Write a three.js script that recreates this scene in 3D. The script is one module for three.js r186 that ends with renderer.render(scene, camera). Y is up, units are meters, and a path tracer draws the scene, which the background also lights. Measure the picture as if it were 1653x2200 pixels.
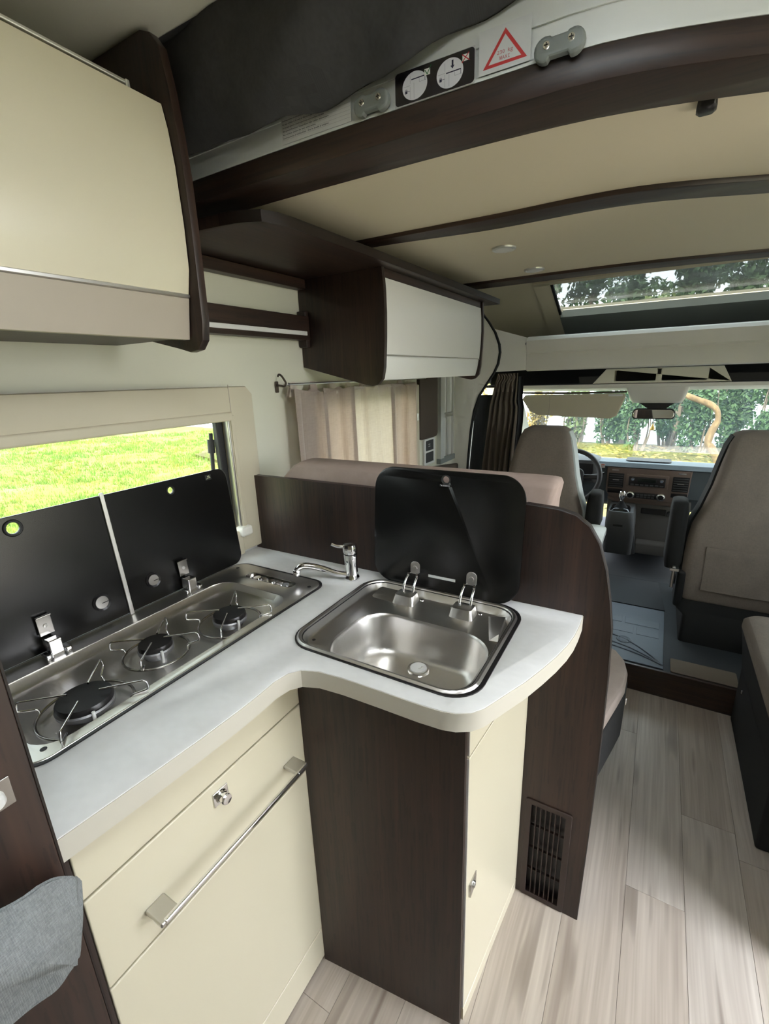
import * as THREE from 'three';
import { RoundedBoxGeometry } from 'three/addons/geometries/RoundedBoxGeometry.js';
import { mergeGeometries, mergeVertices, toCreasedNormals } from 'three/addons/utils/BufferGeometryUtils.js';
import { RectAreaLightUniformsLib } from 'three/addons/lights/RectAreaLightUniformsLib.js';
import { FontLoader } from 'three/addons/loaders/FontLoader.js';
import { TextGeometry } from 'three/addons/geometries/TextGeometry.js';
RectAreaLightUniformsLib.init();

// ---------- camera, sky, sun, exposure ----------
const scene = new THREE.Scene();
const camera = new THREE.PerspectiveCamera(96.342, 1653 / 2200, 0.02, 500);
camera.position.set(0, 1.5, 0);
camera.rotation.set(-0.28829, 0.53735, -0.03354, 'YXZ');
const renderer = new THREE.WebGLRenderer({ antialias: true });
renderer.toneMapping = THREE.LinearToneMapping;
renderer.toneMappingExposure = 2.02;
renderer.shadowMap.enabled = true;
{ // hazy bright sky, a little bluer towards the zenith
  const W = 64, H = 32, d = new Float32Array(W * H * 4);
  for (let y = 0; y < H; y++) for (let x = 0; x < W; x++) {
    const e = Math.max(0, Math.sin(((y + 0.5) / H - 0.5) * Math.PI)), i = (y * W + x) * 4, k = Math.pow(e, 0.6);
    d[i] = 1.0 - 0.14 * k; d[i + 1] = 1.0 - 0.06 * k; d[i + 2] = 1.0 + 0.06 * k; d[i + 3] = 1;
  }
  const t = new THREE.DataTexture(d, W, H, THREE.RGBAFormat, THREE.FloatType);
  t.mapping = THREE.EquirectangularReflectionMapping; t.magFilter = THREE.LinearFilter; t.needsUpdate = true;
  scene.background = t; scene.environment = t; scene.backgroundIntensity = 7; scene.environmentIntensity = 7;
}
const sun = new THREE.DirectionalLight(0xfff0d6, 12);
sun.position.set(-2, 10, 9); sun.target.position.set(0, 0, 0);
sun.castShadow = true; sun.shadow.mapSize.set(2048, 2048);
Object.assign(sun.shadow.camera, { left: -25, right: 25, top: 25, bottom: -25, near: 0.5, far: 60 });
sun.name = 'sun'; scene.add(sun, sun.target);

// ---------- random, noise ----------
let seed = 12345;
const rnd = () => { seed = (seed + 0x6d2b79f5) | 0; let t = Math.imul(seed ^ (seed >>> 15), 1 | seed); t = (t + Math.imul(t ^ (t >>> 7), 61 | t)) ^ t; return ((t ^ (t >>> 14)) >>> 0) / 4294967296; };
const rr = (a, b) => a + (b - a) * rnd();
const hash = (x, y, s) => { let h = Math.imul(x, 374761393) ^ Math.imul(y, 668265263) ^ Math.imul(s, 974634777); h = Math.imul(h ^ (h >>> 13), 1274126177); return ((h ^ (h >>> 16)) >>> 0) / 4294967296; };
function vn(u, v, nx, ny, s) { // value noise, tiling over u, v in 0..1
  const x = u * nx, y = v * ny, ix = Math.floor(x), iy = Math.floor(y), f = x - ix, g = y - iy, a = f * f * (3 - 2 * f), b = g * g * (3 - 2 * g);
  const m = (i, n) => ((i % n) + n) % n, h = (i, j) => hash(m(i, nx), m(j, ny), s);
  return (h(ix, iy) * (1 - a) + h(ix + 1, iy) * a) * (1 - b) + (h(ix, iy + 1) * (1 - a) + h(ix + 1, iy + 1) * a) * b;
}
const clamp = (x, a = 0, b = 1) => Math.min(b, Math.max(a, x)), mix = (a, b, t) => a + (b - a) * t;

// ---------- textures ----------
function tex(n, m, fn, size, color = true) {
  const d = new Uint8Array(n * m * 4);
  for (let y = 0; y < m; y++) for (let x = 0; x < n; x++) {
    const c = fn((x + 0.5) / n, (y + 0.5) / m), i = (y * n + x) * 4;
    for (let k = 0; k < 3; k++) d[i + k] = clamp(Array.isArray(c) ? c[k] : c) * 255;
    d[i + 3] = 255;
  }
  const t = new THREE.DataTexture(d, n, m, THREE.RGBAFormat);
  t.magFilter = THREE.LinearFilter; t.minFilter = THREE.LinearMipmapLinearFilter; t.generateMipmaps = true;
  t.wrapS = t.wrapT = THREE.RepeatWrapping; t.repeat.set(1 / size[0], 1 / size[1]);
  if (color) t.colorSpace = THREE.SRGBColorSpace;
  t.needsUpdate = true; return t;
}
const mixc = (a, b, t) => [0, 1, 2].map((k) => mix(a[k], b[k], t));
const woodTone = (lo, hi, sd) => (u, v) => { // v along the grain
  const w = 0.012 * vn(u, v, 3, 2, sd + 9), uu = u + w;
  const a = vn(uu, v, 46, 3, sd), b = vn(uu, v, 150, 5, sd + 1), c = vn(uu, v, 9, 2, sd + 2), p = vn(uu, v, 190, 16, sd + 3);
  return mixc(lo, hi, clamp(0.42 * a + 0.28 * b + 0.3 * c - (p > 0.74 ? 0.28 : 0)));
};
const T = {
  wenge: tex(512, 512, woodTone([0.12, 0.087, 0.077], [0.268, 0.188, 0.152], 5), [0.6, 0.9]),
  floor: tex(512, 1024, (u, v) => {
    const w = 0.02 * vn(u, v, 3, 4, 31) + 0.01 * vn(u, v, 6, 8, 32), uu = u + w;
    const a = vn(uu, v, 14, 3, 33), b = vn(uu, v, 60, 6, 34), c = vn(uu, v, 150, 10, 35), k = vn(uu, v, 26, 5, 36);
    const t = clamp(0.36 * a + 0.3 * b + 0.22 * c + 0.12), q = k > 0.8 ? (k - 0.8) * 2.2 : 0;
    return mixc(mixc([0.6, 0.55, 0.505], [0.83, 0.795, 0.75], t), [0.42, 0.37, 0.335], q);
  }, [0.5, 1.2]),
  stone: tex(512, 512, (u, v) => {
    const t = 0.5 * vn(u, v, 5, 9, 41) + 0.3 * vn(u, v, 14, 22, 42) + 0.2 * vn(u, v, 60, 80, 43);
    return mixc([0.84, 0.84, 0.83], [0.93, 0.93, 0.925], t);
  }, [0.7, 0.7]),
  suede: tex(256, 256, (u, v) => mixc([0.59, 0.535, 0.505], [0.67, 0.615, 0.585], 0.6 * vn(u, v, 5, 5, 51) + 0.25 * vn(u, v, 24, 24, 52) + 0.15 * vn(u, v, 110, 110, 53)), [0.4, 0.4]),
  canvas: tex(256, 256, (u, v) => mixc([0.48, 0.44, 0.405], [0.565, 0.52, 0.48], 0.4 * vn(u, v, 6, 6, 61) + 0.3 * vn(u, v, 128, 40, 62) + 0.3 * vn(u, v, 40, 128, 63)), [0.3, 0.3]),
  felt: tex(256, 256, (u, v) => mixc([0.215, 0.215, 0.22], [0.29, 0.29, 0.295], 0.45 * vn(u, v, 7, 7, 71) + 0.25 * vn(u, v, 30, 30, 72) + 0.3 * vn(u, v, 120, 120, 73)), [0.45, 0.45]),
  linen: tex(512, 512, (u, v) => {
    const a = vn(u, v, 200, 26, 81), b = vn(u, v, 26, 200, 82), c = vn(u, v, 5, 5, 83), d = vn(u, v, 220, 220, 84);
    return mixc([0.44, 0.455, 0.46], [0.68, 0.695, 0.7], 0.3 * a + 0.3 * b + 0.15 * c + 0.25 * d);
  }, [0.16, 0.16]),
  drape: tex(256, 256, (u, v) => mixc([0.84, 0.79, 0.745], [0.91, 0.865, 0.82], 0.5 * vn(u, v, 100, 8, 91) + 0.5 * vn(u, v, 10, 100, 92)), [0.2, 0.2]),
  weave: tex(128, 128, (u, v) => 0.5 + 0.25 * Math.sin(u * Math.PI * 64) + 0.25 * Math.sin(v * Math.PI * 64), [0.06, 0.06], false),
  brushed: tex(256, 256, (u, v) => 0.5 * vn(u, v, 4, 200, 101) + 0.5 * vn(u, v, 8, 90, 102), [0.25, 0.25], false),
  turf: tex(1024, 1024, (u, v) => {
    const a = vn(u, v, 7, 7, 111), b = vn(u, v, 30, 30, 112), c = vn(u, v, 120, 120, 113), e = vn(u, v, 300, 300, 114), f = vn(u, v, 14, 14, 115);
    const g = mixc([0.27, 0.31, 0.11], [0.56, 0.57, 0.2], 0.3 * b + 0.3 * c + 0.4 * e);
    return mixc(g, [0.5, 0.45, 0.32], clamp((0.6 * a + 0.25 * f + 0.15 * c - 0.5) * 3.2) * 0.6);
  }, [6, 6]),
  gravel: tex(256, 256, (u, v) => mixc([0.45, 0.43, 0.4], [0.7, 0.68, 0.64], 0.3 * vn(u, v, 8, 8, 141) + 0.7 * vn(u, v, 110, 110, 142)), [1.2, 1.2]),
  plastic: tex(128, 128, (u, v) => vn(u, v, 64, 64, 121), [0.04, 0.04], false),
  bark: tex(256, 256, (u, v) => mixc([0.4, 0.32, 0.22], [0.72, 0.62, 0.48], 0.6 * vn(u, v, 6, 8, 131) + 0.4 * vn(u, v, 30, 14, 132)), [0.5, 0.8]),
};

// ---------- materials ----------
const M = {};
const std = (name, o) => { const m = new THREE.MeshStandardMaterial({ roughness: 0.6, ...o }); m.name = name; return (M[name] = m); };
const phy = (name, o) => { const m = new THREE.MeshPhysicalMaterial({ roughness: 0.6, ...o }); m.name = name; return (M[name] = m); };
const lin = (r, g, b) => new THREE.Color().setRGB(r, g, b);
std('wenge', { map: T.wenge, roughness: 0.42 });
std('wengeEdge', { color: 0x8a6a52, map: T.wenge, roughness: 0.5 });
std('darkEdge', { color: 0x2e211d, roughness: 0.5 });
phy('cream', { color: lin(0.67, 0.62, 0.47), roughness: 0.32, clearcoat: 0.25, clearcoatRoughness: 0.25 });
std('creamEdge', { color: lin(0.55, 0.54, 0.53), roughness: 0.5 });
std('taupe', { color: lin(0.42, 0.37, 0.3), roughness: 0.4 });
std('wallCream', { color: lin(0.69, 0.68, 0.56), roughness: 0.7 });
std('ceilingCream', { color: lin(0.7, 0.69, 0.58), roughness: 0.8 });
std('bedPanel', { color: lin(0.64, 0.57, 0.42), roughness: 0.6 });
std('frameBeige', { color: lin(0.56, 0.51, 0.38), roughness: 0.55 });
std('abs', { color: lin(0.8, 0.78, 0.7), roughness: 0.5, bumpMap: T.plastic, bumpScale: 0.0003 });
std('worktopEdge', { color: lin(0.6, 0.57, 0.49), roughness: 0.45 });
std('worktop', { map: T.stone, roughness: 0.35 });
for (let i = 0; i < 4; i++) { const t = T.floor.clone(); t.offset.set(0.23 * i, 0.37 * i); std('plank' + i, { map: t, roughness: 0.48, color: [0xffffff, 0xf8f5f2, 0xf0ece8, 0xfcfaf7][i] }); }
std('joint', { color: 0x8f857c, roughness: 0.9 });
std('steel', { color: lin(0.74, 0.72, 0.69), metalness: 1, roughness: 0.33, roughnessMap: null, bumpMap: T.brushed, bumpScale: 0.00012 });
std('steelDark', { color: lin(0.42, 0.4, 0.38), metalness: 1, roughness: 0.24 });
std('chrome', { color: lin(0.82, 0.82, 0.83), metalness: 1, roughness: 0.07 });
std('nickel', { color: lin(0.56, 0.55, 0.53), metalness: 1, roughness: 0.28 });
std('alu', { color: lin(0.7, 0.7, 0.66), metalness: 0.85, roughness: 0.42 });
phy('blackGlass', { color: lin(0.004, 0.004, 0.004), roughness: 0.27, specularIntensity: 0.9 });
std('enamel', { color: lin(0.012, 0.011, 0.012), roughness: 0.35 });
std('burnerAlu', { color: lin(0.34, 0.34, 0.35), metalness: 0.8, roughness: 0.45 });
std('blackPlastic', { color: lin(0.012, 0.012, 0.013), roughness: 0.55, bumpMap: T.plastic, bumpScale: 0.0002 });
std('greyPlastic', { color: lin(0.19, 0.21, 0.2), roughness: 0.45 });
std('dashGrey', { color: lin(0.085, 0.09, 0.092), roughness: 0.7, bumpMap: T.plastic, bumpScale: 0.0004 });
std('dashBlue', { color: lin(0.1, 0.125, 0.14), roughness: 0.65, bumpMap: T.plastic, bumpScale: 0.0004 });
std('dashLower', { color: lin(0.15, 0.145, 0.135), roughness: 0.7 });
std('dashBronze', { color: lin(0.2, 0.15, 0.125), metalness: 0.3, roughness: 0.45 });
std('rubber', { color: lin(0.15, 0.18, 0.22), roughness: 0.42, bumpMap: T.plastic, bumpScale: 0.0006 });
std('rubberDark', { color: lin(0.035, 0.04, 0.046), roughness: 0.7 });
std('carpetBeige', { color: lin(0.16, 0.13, 0.1), roughness: 0.95 });
std('suede', { map: T.suede, roughness: 0.92, bumpMap: T.weave, bumpScale: 0.0003 });
std('pinkSuede', { map: T.suede, color: lin(1.0, 0.94, 0.92), roughness: 0.95 });
std('canvas', { map: T.canvas, roughness: 0.95, bumpMap: T.weave, bumpScale: 0.0004 });
std('piping', { color: lin(0.56, 0.6, 0.58), roughness: 0.8 });
std('charcoal', { color: lin(0.012, 0.012, 0.0125), roughness: 0.9, bumpMap: T.weave, bumpScale: 0.0005 });
std('felt', { map: T.felt, roughness: 0.95, side: THREE.DoubleSide });
std('linen', { map: T.linen, color: lin(0.85, 0.86, 0.87), roughness: 0.95, bumpMap: T.weave, bumpScale: 0.0006, side: THREE.DoubleSide });
phy('drape', { map: T.drape, color: lin(0.8, 0.765, 0.745), roughness: 1, transmission: 0.55, thickness: 0, side: THREE.DoubleSide });
phy('drapeCream', { map: T.drape, color: lin(0.97, 1.0, 1.0), roughness: 1, transmission: 0.55, thickness: 0, side: THREE.DoubleSide });
std('cabDrape', { color: lin(0.14, 0.115, 0.09), roughness: 0.95, side: THREE.DoubleSide });
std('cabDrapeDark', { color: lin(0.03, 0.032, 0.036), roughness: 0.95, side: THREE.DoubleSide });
std('padBrown', { color: lin(0.075, 0.056, 0.042), roughness: 0.9 });
std('whitePlastic', { color: lin(0.72, 0.72, 0.7), roughness: 0.45 });
std('bedWhite', { color: lin(0.66, 0.68, 0.66), roughness: 0.35 });
phy('pane', { color: lin(0.66, 0.69, 0.67), transmission: 1, thickness: 0, roughness: 0.02, ior: 1.45 });
phy('paneClear', { color: lin(0.66, 0.7, 0.69), transmission: 1, thickness: 0, roughness: 0.01, ior: 1.45 });
phy('opal', { color: lin(0.9, 0.92, 0.93), transmission: 0.85, thickness: 0, roughness: 1 });
phy('pleat', { color: lin(0.27, 0.28, 0.295), transmission: 0.75, thickness: 0, roughness: 0.1, side: THREE.DoubleSide });
std('mirrorGlass', { color: lin(0.85, 0.87, 0.88), metalness: 1, roughness: 0.02 });
std('turf', { map: T.turf, roughness: 1 });
std('gravel', { map: T.gravel, roughness: 1 });
std('shadedTurf', { map: T.turf, color: lin(0.42, 0.36, 0.28), roughness: 1 });  // turf tinted darker and browner, tree shade put into the colour
std('bark', { map: T.bark, color: lin(0.55, 0.5, 0.42), roughness: 0.95 });
std('barkDark', { color: lin(0.13, 0.1, 0.075), roughness: 1 });
std('water', { color: lin(0.62, 0.68, 0.74), roughness: 0.28, metalness: 0.6 });
phy('leafGreen', { color: lin(0.05, 0.115, 0.03), roughness: 0.8, transmission: 0.35, thickness: 0, side: THREE.DoubleSide });
phy('leafLight', { color: lin(0.1, 0.14, 0.03), roughness: 0.8, transmission: 0.4, thickness: 0, side: THREE.DoubleSide });
phy('leafYellow', { color: lin(0.3, 0.22, 0.06), roughness: 0.85, transmission: 0.35, thickness: 0, side: THREE.DoubleSide });
std('deadLeaf', { color: lin(0.26, 0.19, 0.07), roughness: 0.9, side: THREE.DoubleSide });
phy('grassBlade', { color: lin(0.2, 0.3, 0.045), roughness: 0.8, transmission: 0.3, thickness: 0, side: THREE.DoubleSide });
phy('amber', { color: lin(0.8, 0.55, 0.2), transmission: 0.6, thickness: 0.02, roughness: 0.1 });

// ---------- geometry helpers ----------
const V = (x, y, z) => new THREE.Vector3(x, y, z);
function uvBox(g, along = 'y') { // uv in metres from position and facing; v runs along the grain axis
  g = g.index ? g.toNonIndexed() : g;
  const p = g.attributes.position, n = g.attributes.normal, uv = new Float32Array(p.count * 2), o = g.userData.off || [0, 0, 0];
  for (let i = 0; i < p.count; i++) {
    const a = [Math.abs(n.getX(i)), Math.abs(n.getY(i)), Math.abs(n.getZ(i))], q = [p.getX(i) + o[0], p.getY(i) + o[1], p.getZ(i) + o[2]];
    const d = a[0] >= a[1] && a[0] >= a[2] ? 0 : a[1] >= a[2] ? 1 : 2, ax = { x: 0, y: 1, z: 2 }[along];
    const rest = [0, 1, 2].filter((k) => k !== d);
    let v = rest.includes(ax) ? ax : rest[1], u = rest.find((k) => k !== v);
    uv[i * 2] = q[u]; uv[i * 2 + 1] = q[v];
  }
  g.setAttribute('uv', new THREE.BufferAttribute(uv, 2)); return g;
}
function box(x0, x1, y0, y1, z0, z1, r = 0, along = 'y') {
  const w = Math.abs(x1 - x0), h = Math.abs(y1 - y0), d = Math.abs(z1 - z0);
  const g = r ? new RoundedBoxGeometry(w, h, d, 2, Math.min(r, w / 2.01, h / 2.01, d / 2.01)) : new THREE.BoxGeometry(w, h, d);
  g.translate((x0 + x1) / 2, (y0 + y1) / 2, (z0 + z1) / 2); return uvBox(g, along);
}
function shapeOf(pts, holes = []) {
  const s = new THREE.Shape(pts.map((p) => new THREE.Vector2(p[0], p[1])));
  for (const h of holes) s.holes.push(new THREE.Path(h.map((p) => new THREE.Vector2(p[0], p[1]))));
  return s;
}
// plane 'xy': points (x,y), from z=at to at+depth; 'xz': points (x,z), from y=at up; 'zy': points (z,y), from x=at towards -x
function ext(pts, plane, at, depth, o = {}) {
  const { holes = [], bevel = 0, along = 'y', seg = 2 } = o;
  const f = plane === 'xz' ? (q) => q.map((p) => [p[0], -p[1]]) : (q) => q;
  const g0 = new THREE.ExtrudeGeometry(shapeOf(f(pts), holes.map(f)), { depth: depth - 2 * bevel, bevelEnabled: bevel > 0, bevelThickness: bevel, bevelSize: bevel, bevelOffset: -bevel, bevelSegments: seg, curveSegments: 8 });
  let g = g0; g.translate(0, 0, bevel);
  if (plane === 'xz') g.rotateX(-Math.PI / 2), g.translate(0, at, 0);
  else if (plane === 'zy') g.rotateY(-Math.PI / 2), g.translate(at, 0, 0);
  else g.translate(0, 0, at);
  g = toCreasedNormals(g, 0.6); return uvBox(g, along);
}
function rrect(x0, x1, y0, y1, r, n = 6) { // rounded rectangle outline, counter-clockwise; r number or [4]
  const R = Array.isArray(r) ? r : [r, r, r, r], out = [], c = [[x1, y0, -Math.PI / 2, R[0], -1, 1], [x1, y1, 0, R[1], -1, -1], [x0, y1, Math.PI / 2, R[2], 1, -1], [x0, y0, Math.PI, R[3], 1, 1]];
  for (const [x, y, a, q, sx, sy] of c) for (let i = 0; i <= n; i++) { const t = a + (i / n) * Math.PI / 2; out.push([x + sx * q + q * Math.cos(t), y + sy * q + q * Math.sin(t)]); }
  return out;
}
// closed rings of points [[x,y,z]...] joined into a skin
function skin(rings, o = {}) {
  const n = rings[0].length, pos = [], idx = [];
  for (const r of rings) for (const p of r) pos.push(p[0], p[1], p[2]);
  for (let i = 0; i + 1 < rings.length; i++) for (let j = 0; j < n; j++) {
    const k = o.open ? j + 1 : (j + 1) % n; if (o.open && j === n - 1) continue;
    const a = i * n + j, b = i * n + k, c = a + n, d = b + n;
    idx.push(a, b, d, a, d, c);
  }
  const cap = (i, flip) => { const m = rings[i].reduce((s, p) => [s[0] + p[0] / n, s[1] + p[1] / n, s[2] + p[2] / n], [0, 0, 0]); const at = pos.length / 3; pos.push(...m); for (let j = 0; j < n; j++) { const a = i * n + j, b = i * n + (j + 1) % n; flip ? idx.push(at, b, a) : idx.push(at, a, b); } };
  if (o.cap0) cap(0, true); if (o.cap1) cap(rings.length - 1, false);
  if (o.flip) for (let i = 0; i < idx.length; i += 3) [idx[i], idx[i + 1]] = [idx[i + 1], idx[i]];
  let g = new THREE.BufferGeometry(); g.setAttribute('position', new THREE.Float32BufferAttribute(pos, 3)); g.setIndex(idx); g.computeVertexNormals();
  g = toCreasedNormals(g, o.crease ?? 0.9); return uvBox(g, o.along);
}
// sections {y, x0,x1,z0,z1,r}: stacked rounded rectangles, bottom to top
function stack(secs, o = {}) { return skin(secs.map((s) => rrect(s.x0, s.x1, -s.z1, -s.z0, s.r, o.n ?? 5).map((p) => [p[0], s.y, -p[1]])), { cap0: true, cap1: true, crease: 1.1, ...o }); }
const curve = (pts, closed = false, t = 0.5) => new THREE.CatmullRomCurve3(pts.map((p) => V(...p)), closed, 'centripetal', t);
function tube(pts, r, o = {}) { return uvBox(new THREE.TubeGeometry(curve(pts, o.closed), o.seg ?? pts.length * 6, r, o.rad ?? 8, !!o.closed)); }
function wire(pts, r, bend = 0.006, rad = 6) { // straight runs with rounded bends
  const P = pts.map((p) => V(...p)), path = new THREE.CurvePath();
  let last = P[0];
  for (let i = 1; i < P.length - 1; i++) {
    const a = P[i].clone().sub(P[i - 1]), b = P[i + 1].clone().sub(P[i]), q = Math.min(bend, a.length() / 2.1, b.length() / 2.1);
    const s = P[i].clone().addScaledVector(a.normalize(), -q), e = P[i].clone().addScaledVector(b.normalize(), q);
    path.add(new THREE.LineCurve3(last, s)); path.add(new THREE.QuadraticBezierCurve3(s, P[i], e)); last = e;
  }
  path.add(new THREE.LineCurve3(last, P[P.length - 1]));
  return uvBox(new THREE.TubeGeometry(path, P.length * 8, r, rad, false));
}
function lathe(prof, at, o = {}) { const g = new THREE.LatheGeometry(prof.map((p) => new THREE.Vector2(p[0], p[1])), o.seg ?? 32); if (o.rx) g.rotateX(o.rx); if (o.rz) g.rotateZ(o.rz); g.translate(...at); return uvBox(toCreasedNormals(g, 0.7)); }
function disc(r, h, at, o = {}) { return lathe([[0, 0], [r - 0.0008, 0], [r, 0.0008], [r, h - 0.0008], [r - 0.0008, h], [0, h]], at, o); }
function grid(nu, nv, fn, o = {}) { // sheet fn(u,v) -> [x,y,z]
  const rings = []; for (let i = 0; i <= nv; i++) { const r = []; for (let j = 0; j <= nu; j++) r.push(fn(j / nu, i / nv)); rings.push(r); }
  return skin(rings, { open: true, crease: 1.6, ...o });
}
function slab(nu, nv, fn, th, o = {}) { // a sheet with thickness: front skin, back skin moved by th(u,v) vector
  const F = [], B = []; for (let i = 0; i <= nv; i++) { F.push([]); B.push([]); for (let j = 0; j <= nu; j++) { const p = fn(j / nu, i / nv); F[i].push(p); B[i].push([p[0] + th[0], p[1] + th[1], p[2] + th[2]]); } }
  const rings = []; for (let i = 0; i <= nv; i++) rings.push([...F[i], ...B[i].slice().reverse()]);
  return skin(rings, { cap0: true, cap1: true, crease: 1.0, ...o });
}
const join = (...gs) => mergeGeometries(gs.flat().map((g) => { const q = g.index ? g.toNonIndexed() : g.clone(); for (const k of Object.keys(q.attributes)) if (!['position', 'normal', 'uv'].includes(k)) q.deleteAttribute(k); return q; }));

// ---------- scene helpers ----------
const names = {}, origins = new Map();
const numbered = (n) => { const k = (names[n] = (names[n] ?? -1) + 1); return k ? n + '_' + String(k).padStart(3, '0') : n; };
function thing(name, label, category, at = [0, 0, 0], group) {
  const o = new THREE.Group(); o.name = numbered(name); o.position.set(...at); origins.set(o, at);
  o.userData = { label, category }; if (group) o.userData.group = group; scene.add(o); return o;
}
function struct(name) { const o = new THREE.Group(); o.name = name; o.userData = { kind: 'structure' }; origins.set(o, [0, 0, 0]); scene.add(o); return o; }
function part(name, geo, mat, parent, label) { // geometry in world metres
  const at = origins.get(parent) ?? [0, 0, 0], g = geo.clone(); g.translate(-at[0], -at[1], -at[2]);
  const m = new THREE.Mesh(g, mat); m.name = name; m.castShadow = m.receiveShadow = true; origins.set(m, at); parent.add(m);
  if (label) m.userData.label = label; return m;
}
function solid(name, geo, mat, kind = 'structure') { const m = new THREE.Mesh(geo, mat); m.name = name; m.castShadow = m.receiveShadow = true; m.userData = { kind }; origins.set(m, [0, 0, 0]); scene.add(m); return m; }
function canvasTex(w, h, draw) { const c = document.createElement('canvas'); c.width = w; c.height = h; const g = c.getContext('2d'); draw(g, w, h); const t = new THREE.CanvasTexture(c); t.colorSpace = THREE.SRGBColorSpace; t.anisotropy = 8; return t; }
function printed(name, t, rough = 0.45) { return std(name, { map: t, roughness: rough }); }
// flat print with its own thickness: quad through four world corners (tl, tr, br, bl) moved out by n
function plate(c, th = 0.0006) {
  const n = V(...c[1]).sub(V(...c[0])).cross(V(...c[3]).sub(V(...c[0]))).normalize().multiplyScalar(-th);
  const F = c.map((p) => V(...p).add(n)), B = c.map((p) => V(...p)), pos = [], uv = [], quad = (a, b, d, e, u) => { for (const [q, w] of [[a, u[0]], [d, u[2]], [b, u[1]], [a, u[0]], [e, u[3]], [d, u[2]]]) pos.push(q.x, q.y, q.z), uv.push(...w); };
  const E = [0.01, 0.01], ee = [E, E, E, E];
  quad(F[0], F[1], F[2], F[3], [[0, 1], [1, 1], [1, 0], [0, 0]]);
  for (let i = 0; i < 4; i++) { const j = (i + 1) % 4; quad(B[i], B[j], F[j], F[i], ee); }
  const g = new THREE.BufferGeometry(); g.setAttribute('position', new THREE.Float32BufferAttribute(pos, 3)); g.setAttribute('uv', new THREE.Float32BufferAttribute(uv, 2)); g.computeVertexNormals(); return g;
}

// ================= THE SHELL =================
const WL = -1.16, WR = 1.1, CEIL = 2.13, RZ = 2.2;
{
  const floor = struct('floor');
  part('subfloor', box(WL - 0.03, WR + 0.03, -0.07, -0.004, -2.22, RZ), M.joint, floor);
  // vinyl planks, each its own board, running fore and aft
  const w = 0.152, g = 0.0007;
  let col = 0;
  for (let x = -1.135; x < WR; x += w, col++) {
    let z = RZ - hash(col, 3, 7) * 1.1; if (z < RZ - 0.05) put(RZ, z);
    while (z > -2.2) { const e = Math.max(-2.22, z - 1.2); put(z, e); z = e; }
    function put(a, b) {
      if (a - b < 0.01) return;
      const x1 = Math.min(x + w, WR) - g / 2, k = Math.floor(hash(col, Math.round(a * 100), 9) * 4);
      part('plank', ext(rrect(x + g / 2, x1, b + g / 2, a - g / 2, 0.0001, 1), 'xz', -0.004, 0.004, { bevel: 0.0006, seg: 1, along: 'z' }), M['plank' + k], floor);
    }
  }
  // left wall with its windows
  const L = struct('wall_left');
  part('lining', ext([[RZ, -0.07], [-2.98, -0.07], [-2.98, CEIL], [RZ, CEIL]], 'zy', WL, 0.035, { holes: [rrect(-0.985, 0.25, 1.045, 1.4, 0.03), rrect(-2.24, -1.42, 0.98, 1.42, 0.04)] }), M.wallCream, L);
  const R = struct('wall_right');
  part('lining', ext([[RZ, -0.07], [-2.98, -0.07], [-2.98, CEIL], [RZ, CEIL]], 'zy', WR + 0.035, 0.035, { holes: [rrect(-1.18, -0.66, 0.02, 1.98, 0.05), rrect(-2.35, -1.5, 0.98, 1.5, 0.04)] }), M.wallCream, R);
  const B = struct('wall_back');
  part('lining', ext([[WL, -0.07], [WR, -0.07], [WR, CEIL], [WL, CEIL]], 'xy', RZ, 0.035, {}), M.wallCream, B);
  const C = struct('ceiling');
  part('roof_lining', ext([[WL - 0.03, -2.475], [WR + 0.03, -2.475], [WR + 0.03, RZ + 0.03], [WL - 0.03, RZ + 0.03]], 'xz', CEIL, 0.035, { holes: [rrect(-0.22, 0.36, -0.44, 0.16, 0.05).map((p) => [p[0], p[1]])] }), M.ceilingCream, C);
  // sloping lining over the cab with the skylight opening; plane y = 2.12 - 0.4 (d - 2.5)
  const slope = (z) => 2.12 - 0.4 * (-z - 2.5), ang = Math.atan(0.4);
  const sl = (pts, holes) => { const g0 = ext(pts, 'xz', 0, 0.03, { holes }); return g0; };
  const lift = (g) => { const p = g.attributes.position; for (let i = 0; i < p.count; i++) p.setY(i, p.getY(i) + slope(p.getZ(i))); g.computeVertexNormals(); return toCreasedNormals(g, 0.5); };
  part('cab_lining', lift(sl([[-1.19, -3.62], [1.13, -3.62], [1.13, -2.475], [-1.19, -2.475]], [rrect(-0.595, 0.62, -3.2, -2.88, 0.03)])), M.frameBeige, C);
  // cab sides above and beside the doors (with side window openings)
  for (const s of [-1, 1]) {
    const X = s < 0 ? -1.12 : 1.1;
    part('cab_side', ext([[-2.95, -0.2], [-4.3, -0.2], [-4.45, 0.85], [-3.62, 1.67], [-2.95, 1.93]], 'zy', X, 0.04, { holes: [[[-3.3, 0.95], [-3.95, 0.9], [-3.5, 1.42], [-3.3, 1.42]]] }), M.abs, s < 0 ? L : R);
  }
}
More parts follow.
